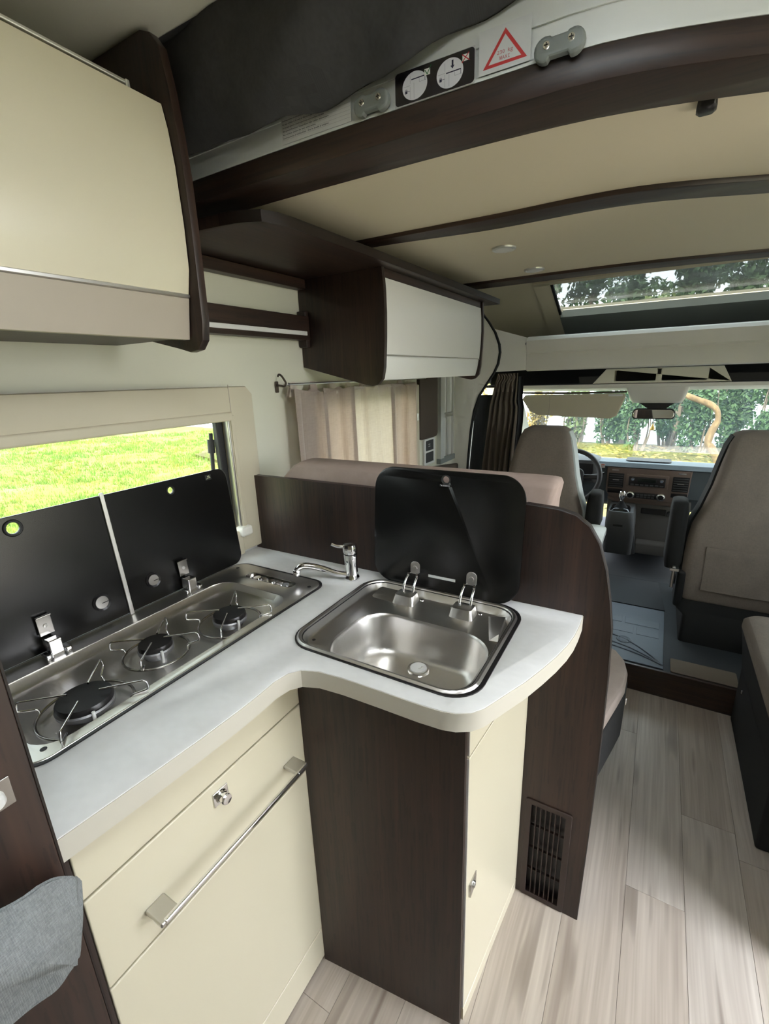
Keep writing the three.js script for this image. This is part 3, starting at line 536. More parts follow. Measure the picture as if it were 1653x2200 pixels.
// ---------- sink ----------
{
  const t = thing('sink', 'small stainless sink with an open rounded black glass lid', 'sink', [-0.43, 0.954, -0.82]);
  const ring = (x0, x1, z0, z1, r, y) => rrect(x0, x1, -z1, -z0, r, 8).map((p) => [p[0], y, -p[1]]);
  const b = [-0.643, -0.222, -1.003, -0.637];
  const R = (i, r, y) => ring(b[0] + i, b[1] - i, b[2] + i, b[3] - i, r, y);
  const lip = ring(-0.574, -0.244, -0.876, -0.651, 0.08, 0.9375);
  part('rim', skin([R(0, 0.06, 0.9545), R(0.001, 0.06, 0.9575), R(0.005, 0.056, 0.9605), R(0.01, 0.051, 0.959), R(0.0135, 0.048, 0.954), ring(-0.622, -0.2395, -0.983, -0.6495, 0.048, 0.943), ring(-0.616, -0.242, -0.978, -0.65, 0.046, 0.9395), lip], { crease: 0.55, along: 'x' }), M.steel, t);
  part('rim_shade_ring', ext(rrect(-0.646, -0.2145, -1.0085, -0.6335, 0.064, 8), 'xz', 0.9535, 0.003, { holes: [rrect(-0.63, -0.235, -0.99, -0.65, 0.05)] }), M.enamel, t);  // black ring painting the dark reflection on the outer slope of the rim
  part('basin', skin([lip, ring(-0.571, -0.247, -0.8745, -0.653, 0.078, 0.9355), ring(-0.567, -0.25, -0.873, -0.656, 0.076, 0.929), ring(-0.559, -0.262, -0.872, -0.664, 0.072, 0.87), ring(-0.553, -0.27, -0.871, -0.67, 0.068, 0.85), ring(-0.542, -0.28, -0.867, -0.68, 0.06, 0.838), ring(-0.522, -0.3, -0.857, -0.7, 0.05, 0.833), ring(-0.5, -0.32, -0.84, -0.72, 0.04, 0.8315)], { cap1: true, crease: 1.2, along: 'x' }), M.steel, t);
  const dr = part('drain', lathe([[0.026, 0.8315], [0.0255, 0.8355], [0.0215, 0.836], [0.021, 0.8335]], [-0.42, 0, -0.837], { seg: 36 }), M.chrome, t);
  part('plug', lathe([[0.0205, 0.834], [0.0195, 0.8375], [0, 0.839]], [-0.42, 0, -0.837], { seg: 30 }), M.whitePlastic, dr);
  part('plug_ring', wire([[-0.414, 0.839, -0.841], [-0.407, 0.844, -0.837], [-0.409, 0.844, -0.83], [-0.416, 0.839, -0.83]], 0.0012, 0.003), M.chrome, dr);
  // pressed pads at the back corners and hinge seats
  part('corner_pad', skin([rrect(-0.605, -0.52, 0.925, 0.978, 0.012, 4).map((p) => [p[0], 0.938, -p[1]]), rrect(-0.6, -0.525, 0.931, 0.972, 0.01, 4).map((p) => [p[0], 0.938 + 0.012 * ((p[1] - 0.92) / 0.05), -p[1]])], { cap1: true, crease: 0.5 }), M.steel, t);
  part('corner_pad', skin([[[-0.252, 0.938, -0.965], [-0.297, 0.938, -0.968], [-0.262, 0.938, -0.868], [-0.243, 0.938, -0.87]], [[-0.252, 0.952, -0.958], [-0.288, 0.943, -0.96], [-0.26, 0.942, -0.876], [-0.244, 0.952, -0.88]]], { cap1: true, crease: 0.4, flip: true }), M.steel, t);
  part('screw_hole', lathe([[0, 0], [0.004, 0], [0.004, 0.0006], [0, 0.0006]], [-0.606, 0.9397, -0.69]), M.enamel, t);
  part('screw_hole', lathe([[0, 0], [0.004, 0], [0.004, 0.0006], [0, 0.0006]], [-0.252, 0.9397, -0.664]), M.enamel, t);
  const tilt = 0.1, lean = (g) => { const p = g.attributes.position; for (let i = 0; i < p.count; i++) p.setZ(i, p.getZ(i) - (p.getY(i) - 0.957) * tilt); return g; };
  const lidZ = (y) => -1.003 - (y - 0.957) * tilt;
  const cr = []; for (let i = 0; i < 28; i++) cr.push([-0.433 + 0.0085 * Math.cos(i / 28 * 6.2832), 1.25 + 0.0085 * Math.sin(i / 28 * 6.2832)]);
  const lid = part('lid', lean(ext(rrect(-0.637, -0.235, 0.959, 1.272, 0.058, 10), 'xy', -1.0035, 0.005, { bevel: 0.0012, holes: [cr] })), M.blackGlass, t);
  const to = new THREE.TorusGeometry(0.0105, 0.002, 10, 36); to.translate(-0.433, 1.25, -0.999); part('grip_ring', lean(uvBox(to)), M.blackPlastic, lid);
  const c = (x, y) => [x, y, lidZ(y) + 0.0047];
  const mk = canvasTex(256, 48, (g, w, h) => { g.fillStyle = '#060606'; g.fillRect(0, 0, w, h); g.fillStyle = '#d8d8dc'; g.font = 'bold 34px sans-serif'; g.textBaseline = 'middle'; g.fillText('DOMETIC', 70, 27); g.beginPath(); g.arc(22, 22, 12, 3.4, 6.2); g.lineTo(22, 22); g.fill(); g.beginPath(); g.arc(48, 26, 13, 0.3, 3.6); g.lineTo(48, 22); g.fill(); });
  part('mark', plate([c(-0.449, 1.2385), c(-0.417, 1.2385), c(-0.417, 1.2325), c(-0.449, 1.2325)], 0.0003), printed('sinkMark', mk, 0.3), lid);
  part('lid_label', plate([c(-0.47, 0.9995), c(-0.395, 0.9995), c(-0.395, 0.9925), c(-0.47, 0.9925)], 0.0006), M.bedWhite, lid, 'pale narrow label strip');
  for (const x of [-0.508, -0.352]) {
    const h = part('hinge', lean(join(ext([...rrect(x - 0.0135, x + 0.0135, 0.994, 1.028, [0.001, 0.012, 0.012, 0.001])], 'xy', -0.998, 0.0025, { bevel: 0.0006, seg: 1 }), lathe([[0, 0.003], [0.006, 0.003], [0.007, 0]], [x, 1.01, -0.996], { rx: Math.PI / 2 }))), M.nickel, t);
    for (const s of [-1, 1]) part('hinge_arm', join(tube([[x + s * 0.011, 0.997, -1.0], [x + s * 0.0135, 0.992, -0.985], [x + s * 0.014, 0.978, -0.968], [x + s * 0.014, 0.958, -0.958]], 0.0032), lathe([[0, 0.004], [0.005, 0.003], [0.005, -0.003], [0, -0.004]], [x + s * 0.0125, 0.996, -0.99], { rz: Math.PI / 2 })), M.chrome, h);
    part('hinge_seat', stack([{ y: 0.937, x0: x - 0.03, x1: x + 0.03, z0: -0.972, z1: -0.922, r: 0.008 }, { y: 0.961, x0: x - 0.025, x1: x + 0.025, z0: -0.967, z1: -0.93, r: 0.007 }, { y: 0.9625, x0: x - 0.022, x1: x + 0.022, z0: -0.964, z1: -0.934, r: 0.006 }], { crease: 0.6 }), M.steel, h);
    for (const s of [-1, 1]) part('rivet', lathe([[0, 0.0025], [0.004, 0.002], [0.005, 0]], [x + s * 0.037, 0.94, -0.966]), M.chrome, h);
  }
}
// ---------- mixer tap ----------
{
  const t = thing('mixer_tap', 'chrome single-lever mixer tap on the worktop corner', 'tap', [-0.694, 0.954, -0.972]);
  const x = -0.694, z = -0.972;
  part('body', lathe([[0.0225, 0.954], [0.0225, 0.962], [0.02, 0.966], [0.0185, 0.972], [0.0175, 1.0], [0.0185, 1.016], [0.019, 1.03]], [x, 0, z], { seg: 36 }), M.chrome, t);
  const lever = part('lever', join(lathe([[0.0185, 1.032], [0.02, 1.036], [0.0205, 1.05], [0.018, 1.058], [0.008, 1.061], [0, 1.0612]], [x, 0, z], { seg: 36 }), box(x - 0.02, x + 0.008, 1.044, 1.056, z - 0.007, z + 0.007, 0.004)), M.chrome, t);
  part('lever_grip', tube([[x - 0.012, 1.05, z + 0.004], [x - 0.03, 1.054, z + 0.02], [x - 0.042, 1.062, z + 0.03]], 0.0052), M.chrome, lever);
  part('spout', tube([[x - 0.008, 0.968, z + 0.01], [x - 0.03, 0.976, z + 0.03], [x - 0.06, 0.992, z + 0.05], [x - 0.085, 1.003, z + 0.07], [x - 0.102, 1.006, z + 0.083], [x - 0.114, 1.0, z + 0.091], [x - 0.118, 0.992, z + 0.094]], 0.0085, { rad: 14, seg: 40 }), M.chrome, t);
  part('aerator', lathe([[0.0098, 0], [0.0105, 0.003], [0.0105, 0.012], [0.009, 0.015]], [x - 0.118, 0.98, z + 0.094]), M.chrome, t);
}
// ---------- dinette partition behind the sink ----------
{
  const t = thing('dinette_partition', 'dark wood partition with a rounded top corner behind sink, an air vent at its foot', 'partition', [-0.6, 0, -1.055]);
  const prof = [[-1.158, 0], [-0.033, 0], [-0.03, 0.25], [-0.027, 0.55], [-0.029, 0.8], [-0.034, 0.93], [-0.044, 1.0], [-0.058, 1.07], [-0.077, 1.13], [-0.1, 1.168], [-0.13, 1.19], [-0.17, 1.2], [-0.24, 1.204], [-1.158, 1.204]];
  const vent = rrect(-0.182, -0.082, 0.012, 0.352, 0.006);
  part('panel', ext(prof, 'xy', -1.065, 0.02, { holes: [vent] }), M.wenge, t);
  // light edging that follows the outer edge
  const e = prof.slice(1, 13), rings = e.map((p, i) => { const a = e[Math.max(0, i - 1)], b = e[Math.min(e.length - 1, i + 1)], L = Math.hypot(b[0] - a[0], b[1] - a[1]), nx = (b[1] - a[1]) / L, ny = -(b[0] - a[0]) / L; const o = (k, zz) => [p[0] + nx * k, p[1] + ny * k, zz]; return [o(-0.0005, -1.0445), o(0.0018, -1.046), o(0.0018, -1.064), o(-0.0005, -1.0655)]; });
  part('edge_band', skin(rings, { cap0: true, cap1: true, crease: 0.6 }), M.wengeEdge, t);
  const v = part('vent_frame', ext(rrect(-0.193, -0.071, 0.002, 0.363, 0.008), 'xy', -1.045, 0.004, { bevel: 0.001, seg: 1, holes: [rrect(-0.177, -0.087, 0.018, 0.347, 0.003)] }), M.darkEdge, t);
  part('vent_backing', box(-0.186, -0.078, 0.008, 0.356, -1.0675, -1.0652), M.enamel, t);
  const sl = []; for (let i = 1; i < 7; i++) part('vent_slat', box(-0.177 + i * 0.01286 - 0.0014, -0.177 + i * 0.01286 + 0.0014, 0.018, 0.347, -1.056, -1.0435, 0.0008), M.darkEdge, v);
  for (let i = 1; i < 4; i++) part('vent_rib', box(-0.177, -0.087, 0.018 + i * 0.0822 - 0.0015, 0.018 + i * 0.0822 + 0.0015, -1.058, -1.05, 0.0008), M.darkEdge, v);
}
// ================= OVERHEAD =================
// ---------- large upper cabinet ----------
{
  const t = thing('upper_cabinet', 'large cream upper cabinet over the hob with a dark curved end panel', 'cabinet', [-1.0, 1.57, -0.3]);
  // end panel with curved front edge, reaching the ceiling; (x, y)
  const fe = [[-0.93, 1.572], [-0.895, 1.563], [-0.868, 1.567], [-0.85, 1.585], [-0.843, 1.62], [-0.8405, 1.7], [-0.838, 1.8], [-0.838, 1.88], [-0.842, 1.95], [-0.849, 2.02], [-0.862, 2.09], [-0.882, 2.115], [-0.908, 2.126], [-1.158, 2.127], [-1.158, 1.65], [-1.08, 1.605]];
  part('end_panel', ext(fe, 'xy', -0.718, 0.019, { bevel: 0.002 }), M.wenge, t);
  const pts = [[-0.886, 1.588], [-0.878, 1.63], [-0.87, 1.667]], dp = [[-0.87, 1.673], [-0.858, 1.72], [-0.855, 1.8], [-0.857, 1.9], [-0.863, 1.96], [-0.872, 2.002]];
  const leaf = (q, z0, z1) => { const back = q.map((p) => [p[0] - 0.018, p[1]]).reverse(); return ext([...q, ...back], 'xy', z0, z1 - z0, { bevel: 0.0012, seg: 1 }); };
  part('door', leaf(dp, -0.697, 0.8), M.cream, t); part('lower_flap', leaf(pts, -0.697, 0.8), M.taupe, t);
  part('grip_rail', ext([[-0.8685, 1.6675], [-0.866, 1.669], [-0.866, 1.6735], [-0.8685, 1.675], [-0.882, 1.675], [-0.882, 1.6675]], 'xy', -0.696, 1.496), M.nickel, t);
  part('carcass', box(-1.158, -0.9, 1.592, 1.985, -0.697, 0.8), M.wenge, t);
  part('top_rail', join(box(-0.884, -0.876, 2.008, 2.014, -0.632, 0.8, 0.002), box(-0.884, -0.876, 1.998, 2.016, -0.64, -0.632, 0.002)), M.alu, t);
}
// ---------- wood rail with lighting strip on the left wall ----------
{
  const t = thing('wall_rail', 'dark wood rail with a white strip on the wall between the upper cabinets', 'rail', [-1.14, 1.63, -1.03]);
  part('rail', box(-1.158, -1.115, 1.632, 1.712, -1.39, -0.72, 0.003, 'z'), M.wenge, t);
  part('strip_cover', box(-1.117, -1.111, 1.647, 1.661, -1.372, -0.72, 0.002), M.whitePlastic, t);
  part('end_block', box(-1.158, -1.12, 1.608, 1.73, -1.41, -1.375, 0.004), M.darkEdge, t);
}
// ---------- shelf that carries the front upper cabinet ----------
{
  const t = thing('ceiling_shelf', 'long dark wood shelf with a rounded front corner below the drop-down bed', 'shelf', [-0.97, 1.83, -1.65]);
  part('board', ext([[-1.158, -0.8], [-0.9, -0.83], [-0.84, -0.845], [-0.805, -0.865], [-0.79, -0.9], [-0.785, -0.95], [-0.778, -1.3], [-0.772, -2.52], [-1.158, -2.52]], 'xz', 1.834, 0.026, { bevel: 0.003, along: 'z' }), M.wenge, t);
  part('edge_lip', ext([[-0.9, -0.828], [-0.842, -0.842], [-0.803, -0.862], [-0.787, -0.9], [-0.782, -0.95], [-0.775, -1.3], [-0.769, -2.52], [-0.773, -2.52], [-0.779, -1.3], [-0.786, -0.95], [-0.79, -0.9], [-0.806, -0.866], [-0.843, -0.846]], 'xz', 1.835, 0.024, { along: 'z' }), M.wengeEdge, t);
  part('wall_batten', box(-1.158, -1.12, 1.8, 1.833, -1.39, -0.72, 0.003, 'z'), M.wenge, t);
}
// ---------- front upper cabinet ----------
{
  const t = thing('front_cabinet', 'small upper cabinet with white flap door between dark end panels, over the curtain', 'cabinet', [-0.98, 1.48, -1.88]);
  const prof = [[-1.158, 1.54], [-0.885, 1.472], [-0.86, 1.468], [-0.838, 1.473], [-0.82, 1.492], [-0.812, 1.53], [-0.806, 1.62], [-0.8035, 1.7], [-0.805, 1.77], [-0.81, 1.834], [-1.158, 1.834]];
  part('end_panel', ext(prof, 'xy', -1.41, 0.018, { bevel: 0.002 }), M.wenge, t); part('end_panel', ext(prof, 'xy', -2.385, 0.018, { bevel: 0.002 }), M.wenge, t);
  const door = [[-0.818, 1.571], [-0.8125, 1.64], [-0.811, 1.7], [-0.8125, 1.76], [-0.817, 1.806]], flap = [[-0.838, 1.487], [-0.828, 1.52], [-0.821, 1.5635]];
  const leaf = (q) => ext([...q, ...q.map((p) => [p[0] - 0.016, p[1]]).reverse()], 'xy', -2.366, 0.956, { bevel: 0.001, seg: 1 });
  part('door', leaf(door), std('whiteLaminate', { color: lin(0.76, 0.75, 0.72), roughness: 0.3 }), t); part('lower_flap', leaf(flap), M.whiteLaminate, t);
  part('grip_rail', ext([[-0.822, 1.562], [-0.814, 1.565], [-0.814, 1.569], [-0.822, 1.572], [-0.834, 1.572], [-0.834, 1.562]], 'xy', -2.366, 0.956), M.chrome, t);
  part('top_strip', box(-0.83, -0.818, 1.807, 1.834, -2.366, -1.41, 0.001, 'z'), M.wenge, t);
  part('carcass', ext([[-1.156, 1.545], [-0.86, 1.49], [-0.845, 1.53], [-0.836, 1.6], [-0.836, 1.83], [-1.156, 1.83]], 'xy', -2.366, 0.956), M.wenge, t);
}
// ---------- drop-down bed ----------
{
  const t = thing('drop_down_bed', 'raised drop-down bed with cream underside, dark curved beams and a white front with stickers', 'bed', [0, 1.89, -1.6]);
  const plan = (front, back, y, h, o = {}) => ext([...front, ...back.slice().reverse()], 'xz', y, h, { along: 'x', ...o });
  const smooth = (pts, n = 40) => { const c = new THREE.CatmullRomCurve3(pts.map((p) => V(p[0], 0, p[1])), false, 'centripetal'); return c.getSpacedPoints(n).map((p) => [p.x, p.z]); };
  const F = smooth([[-1.14, -0.822], [-0.82, -0.822], [-0.53, -0.825], [-0.28, -0.834], [-0.12, -0.845], [0.07, -0.908], [0.24, -0.99], [0.45, -1.1], [0.7, -1.24]]);
  const Bk = smooth([[-1.14, -0.925], [-0.82, -0.925], [-0.53, -0.93], [-0.28, -0.941], [-0.13, -0.958], [0.088, -1.023], [0.26, -1.1], [0.5, -1.22], [0.75, -1.36]]);
  const off = (P, d) => P.map((p) => [p[0], p[1] + d]);
  part('front_beam', plan(F, Bk, 1.89, 0.042, { bevel: 0.002 }), M.wenge, t);
  part('front_plate', plan(off(F, -0.004), off(F, -0.012), 1.93, 0.19), M.bedWhite, t);
  part('plate_rib', plan(off(F, -0.001), off(F, -0.006), 1.976, 0.004), M.bedWhite, t);
  part('plate_foot', plan(off(F, 0.0005), off(F, -0.006), 1.932, 0.004), M.bedWhite, t);
  const c2f = smooth([[-1.14, -1.335], [-0.82, -1.335], [-0.44, -1.35], [-0.11, -1.36], [0.15, -1.46], [0.4, -1.58], [0.75, -1.76]]), c2b = smooth([[-1.14, -1.395], [-0.82, -1.395], [-0.48, -1.443], [-0.12, -1.455], [0.17, -1.57], [0.42, -1.69], [0.77, -1.86]]);
  part('cross_beam', plan(c2f, c2b, 1.89, 0.02, { bevel: 0.002 }), M.wenge, t);
  const c3f = smooth([[-1.14, -2.225], [-0.72, -2.232], [-0.17, -2.25], [0.28, -2.335], [0.75, -2.43]]), c3b = smooth([[-1.14, -2.35], [-0.75, -2.357], [-0.17, -2.37], [0.3, -2.45], [0.77, -2.54]]);
  part('rear_beam', plan(c3f, c3b, 1.89, 0.03, { bevel: 0.002 }), M.wenge, t);
  part('base_panel', plan(off(Bk, 0.01), off(c2f, -0.01), 1.901, 0.018), M.bedPanel, t);
  part('base_panel', plan(off(c2b, 0.01), off(c3f, -0.01), 1.901, 0.018), M.bedPanel, t);
  part('mattress', plan(off(F, -0.04), off(c3b, 0.02), 1.93, 0.13), M.charcoal, t);
  // dark fabric cover hanging from the roof in front of the bed
  const hem = [[-1.15, 1.98], [-0.95, 1.973], [-0.8, 1.966], [-0.667, 1.962], [-0.58, 1.963], [-0.51, 1.967], [-0.46, 1.973], [-0.42, 1.981], [-0.37, 1.992], [-0.32, 2.003], [-0.26, 2.014], [-0.1, 2.04], [0.3, 2.08]];
  const hy = (x) => { for (let i = 1; i < hem.length; i++) if (x <= hem[i][0]) { const a = hem[i - 1], b = hem[i], q = clamp((x - a[0]) / (b[0] - a[0])); return mix(a[1], b[1], q * q * (3 - 2 * q) * 0.5 + q * 0.5); } return 2.08; };
  part('fabric_cover', slab(70, 18, (u, v) => {
    const x = mix(-1.15, 0.28, u), y0 = hy(x) - 0.004 * Math.sin(x * 40), y = mix(2.129, y0, v), fall = clamp((x + 0.42) * 2.2);
    const z = -0.742 - 0.07 * Math.pow(v, 1.3) + 0.03 * Math.sin(v * 2.6) * (0.5 + 0.5 * Math.sin(x * 9 + v * 2)) + 0.008 * Math.sin(x * 23 + v * 5) - 0.05 * fall * v;
    return [x, y, z];
  }, [0, 0.002, -0.006]), M.felt, t);
  // stickers
  const zf = (x) => { for (let i = 1; i < F.length; i++) if (x <= F[i][0]) return mix(F[i - 1][1], F[i][1], (x - F[i - 1][0]) / (F[i][0] - F[i - 1][0])); return -1; };
  const q = (x, y, d = 0.0012) => [x, y, zf(x) + d], sticker = (x0, x1, y0, y1, name, mat, d) => part(name, plate([q(x0, y1, d), q(x1, y1, d), q(x1, y0, d), q(x0, y0, d)], 0.0004), mat, t);
  const rows = ["Instructions d'utilisation : lire le mode d'emploi.", 'Ne pas utiliser le lit sans le filet ni la barre de retenue en place.', 'Les couchages superieurs : enfants de plus de 6 ans sous la surveillance d\'un adulte.', 'Bei geoeffnetem Sitzpolster die Leiter einsetzen.', 'No utilizar antes de leer este aviso.'];
  const t1 = canvasTex(1024, 384, (g, w, h) => { g.fillStyle = '#c9c9c6'; g.fillRect(0, 0, w, h); g.strokeStyle = '#8b8b8f'; g.lineWidth = 3; g.fillStyle = '#1c1c24'; g.font = 'bold 30px sans-serif'; for (let i = 0; i < 7; i++) { const y = 24 + i * 50; g.beginPath(); g.moveTo(10, y); g.lineTo(w - 10, y); g.stroke(); if (i < 6) g.fillText(rows[i % 5], 18, y + 35, w * (i === 3 ? 0.95 : i % 2 ? 0.72 : 0.62)); } });
  sticker(-0.692, -0.532, 1.9365, 1.979, 'text_sticker', printed('textSticker', t1, 0.35));
  const t2 = canvasTex(1024, 400, (g, w, h) => {
    g.fillStyle = '#c3c5c6'; g.fillRect(0, 0, w, h); g.fillStyle = '#19161d'; g.beginPath(); g.roundRect(6, 6, w - 12, h - 12, 46); g.fill();
    for (const [cx, k] of [[270, 0], [720, 1]]) {
      g.fillStyle = '#d9d9df'; g.beginPath(); g.ellipse(cx, 205, 165, 165, 0, 0, 7); g.fill();
      g.strokeStyle = '#9a9aa6'; g.lineWidth = 4; const by = k ? 190 : 120;
      for (const [x0, y0, x1, y1] of [[-60, 205, -60, 350], [-10, 170, -10, 350], [60, by + 12, 60, by + 60], [60, by + 60, 150, by + 60], [-150, 190, -60, 190], [-60, 80, -60, 170]]) { g.beginPath(); g.moveTo(cx + x0, y0); g.lineTo(cx + x1, y1); g.stroke(); }
      g.fillStyle = '#2b2a45'; g.fillRect(cx - 45, by, 180, 13); g.fillRect(cx - 130, 240, 30, 34); g.strokeStyle = '#2b2a45'; g.lineWidth = 5; g.beginPath(); g.arc(cx - 115, 238, 12, 3.14, 6.28); g.stroke(); g.beginPath(); g.moveTo(cx - 100, 252); g.lineTo(cx - 66, 252); g.stroke(); g.beginPath(); g.moveTo(cx + 134, by); g.lineTo(cx + 134, by + 60); g.stroke();
      if (k) { g.fillRect(cx + 22, 70, 22, 60); g.beginPath(); g.moveTo(cx + 8, 128); g.lineTo(cx + 58, 128); g.lineTo(cx + 33, 165); g.fill(); }
    }
    g.fillStyle = '#e0e2dc'; g.fillRect(398, 62, 74, 74); g.fillRect(872, 56, 80, 74); g.lineWidth = 9; g.strokeStyle = '#2f6b3c'; g.beginPath(); g.moveTo(404, 72); g.lineTo(434, 124); g.lineTo(486, 32); g.stroke();
    g.strokeStyle = '#b3202e'; g.lineWidth = 10; g.beginPath(); g.moveTo(868, 52); g.lineTo(962, 138); g.moveTo(952, 44); g.lineTo(866, 142); g.stroke();
  });
  sticker(-0.444, -0.306, 1.9325, 1.979, 'pictogram_sticker', printed('pictogram', t2, 0.25), 0.0016);
  const t3 = canvasTex(512, 400, (g, w, h) => { g.fillStyle = '#cfd1d2'; g.fillRect(0, 0, w, h); g.strokeStyle = '#c5383c'; g.lineWidth = 30; g.lineJoin = 'miter'; g.beginPath(); g.moveTo(262, 66); g.lineTo(452, 340); g.lineTo(72, 340); g.closePath(); g.stroke(); g.fillStyle = '#b4636a'; g.font = 'bold 44px monospace'; g.textAlign = 'center'; g.fillText('230 kg', 262, 256); g.fillText('MAXI', 262, 308); });
  sticker(-0.3, -0.2225, 1.937, 1.992, 'weight_sticker', printed('weightSticker', t3, 0.3), 0.0016);
  // grey plastic clamps with two screws
  for (const [x, y, r, open] of [[-0.486, 1.948, 0, false], [-0.181, 1.9385, 0.18, true]]) {
    const s = 0.021, prof = []; for (let i = 0; i <= 10; i++) { const a = Math.PI / 2 + (i / 10) * Math.PI; prof.push([-s * 0.92 + 0.0155 * Math.cos(a), 0.0155 * Math.sin(a)]); } prof.push([-s * 0.75, -0.015], [-s * 0.6, -0.0105], [s * 0.6, -0.0105], [s * 0.75, -0.015]); for (let i = 0; i <= 10; i++) { const a = -Math.PI / 2 + (i / 10) * Math.PI; prof.push([s * 0.92 + 0.0155 * Math.cos(a), 0.0155 * Math.sin(a)]); } prof.push([s * 0.6, 0.0145], [s * 0.5, 0.0125], [-s * 0.5, 0.0125], [-s * 0.6, 0.0145]);
    const put = (g, d = 0) => { g.rotateZ(-r * 0.1); g.translate(x, y, zf(x) + d); return g; };
    const k = part('clamp', put(ext(prof, 'xy', 0, 0.014, { bevel: 0.004, seg: 3 })), M.greyPlastic, t);
    for (const e of [-1, 1]) part('screw', put(lathe([[0, 0.0025], [0.0045, 0.002], [0.0055, 0]], [e * s * 0.8, 0.003, 0.0135], { rx: Math.PI / 2, seg: 18 })), open ? M.chrome : M.steelDark, k), part('screw_slot', put(join(box(e * s * 0.8 - 0.003, e * s * 0.8 + 0.003, 0.0024, 0.0036, 0.0158, 0.0163), box(e * s * 0.8 - 0.0006, e * s * 0.8 + 0.0006, 0, 0.006, 0.0158, 0.0163))), M.enamel, k);
  }
  // ceiling spots and a dark catch under the bed
  for (const [x, z, lab] of [[-0.515, -1.71, 1], [-0.508, -2.12, 0]]) {
    const l = part('spotlight', lathe([[0.0, -0.003], [0.026, -0.003], [0.032, -0.002], [0.036, -0.006], [0.04, -0.004], [0.041, 0.002], [0, 0.002]], [x, 1.9, z], { seg: 40 }), M.alu, t);
    part('spot_lens', disc(0.028, 0.002, [x, 1.8955, z]), M.whitePlastic, l);
  }
  part('catch', stack([{ y: 1.886, x0: 0.0, x1: 0.02, z0: -1.038, z1: -1.014, r: 0.005 }, { y: 1.89, x0: -0.004, x1: 0.024, z0: -1.042, z1: -1.01, r: 0.007 }, { y: 1.9015, x0: -0.003, x1: 0.023, z0: -1.041, z1: -1.011, r: 0.006 }]), M.enamel, t);
}

// ================= DINETTE AND LEFT WALL =================
{
  const t = thing('dinette_bench', 'beige upholstered dinette bench behind the dark wood partition', 'bench', [-0.6, 0, -1.35]);
  part('base', box(-1.155, -0.06, 0, 0.31, -1.6, -1.095, 0.01), M.wenge, t);
  part('backrest', stack([{ y: 0.5, x0: -1.1, x1: -0.19, z0: -1.19, z1: -1.072, r: 0.02 }, { y: 1.15, x0: -1.06, x1: -0.186, z0: -1.18, z1: -1.07, r: 0.025 }, { y: 1.2, x0: -1.02, x1: -0.184, z0: -1.178, z1: -1.07, r: 0.025 }, { y: 1.238, x0: -0.98, x1: -0.178, z0: -1.175, z1: -1.076, r: 0.022 }, { y: 1.25, x0: -0.955, x1: -0.182, z0: -1.168, z1: -1.084, r: 0.02 }, { y: 1.254, x0: -0.945, x1: -0.2, z0: -1.155, z1: -1.098, r: 0.015 }]), M.pinkSuede, t);
  const seat = [[-1.1, -1.075], [-0.08, -1.075], [-0.055, -1.18], [-0.03, -1.28], [-0.004, -1.4], [0.012, -1.48], [0.014, -1.56], [0.0, -1.63], [-0.03, -1.68], [-0.08, -1.71], [-1.1, -1.71]];
  part('seat_cushion', ext(seat, 'xz', 0.46, 0.055, { bevel: 0.018, seg: 4 }), M.suede, t);
  part('seat_border', ext(seat.map((p) => [p[0] + 0.003, p[1]]), 'xz', 0.3, 0.178, { bevel: 0.012, seg: 3 }), M.charcoal, t, 'dark side of the seat cushion');
  part('zip_pull', box(0.0165, 0.0205, 0.455, 0.475, -1.46, -1.45, 0.001), M.chrome, t);
}
{
  const t = thing('dinette_table', 'pale grey dinette table just showing past the partition', 'table', [-0.65, 0, -2.05]);
  part('table_top', ext(rrect(-1.15, -0.16, -2.55, -1.72, [0.05, 0.05, 0.002, 0.002]), 'xz', 0.68, 0.03, { bevel: 0.003 }), M.worktop, t);
  part('leg', lathe([[0.035, 0.03], [0.035, 0.68]], [-0.6, 0, -2.05]), M.alu, t); part('foot', lathe([[0.16, 0], [0.16, 0.012], [0.04, 0.03], [0, 0.03]], [-0.6, 0, -2.05]), M.alu, t);
}
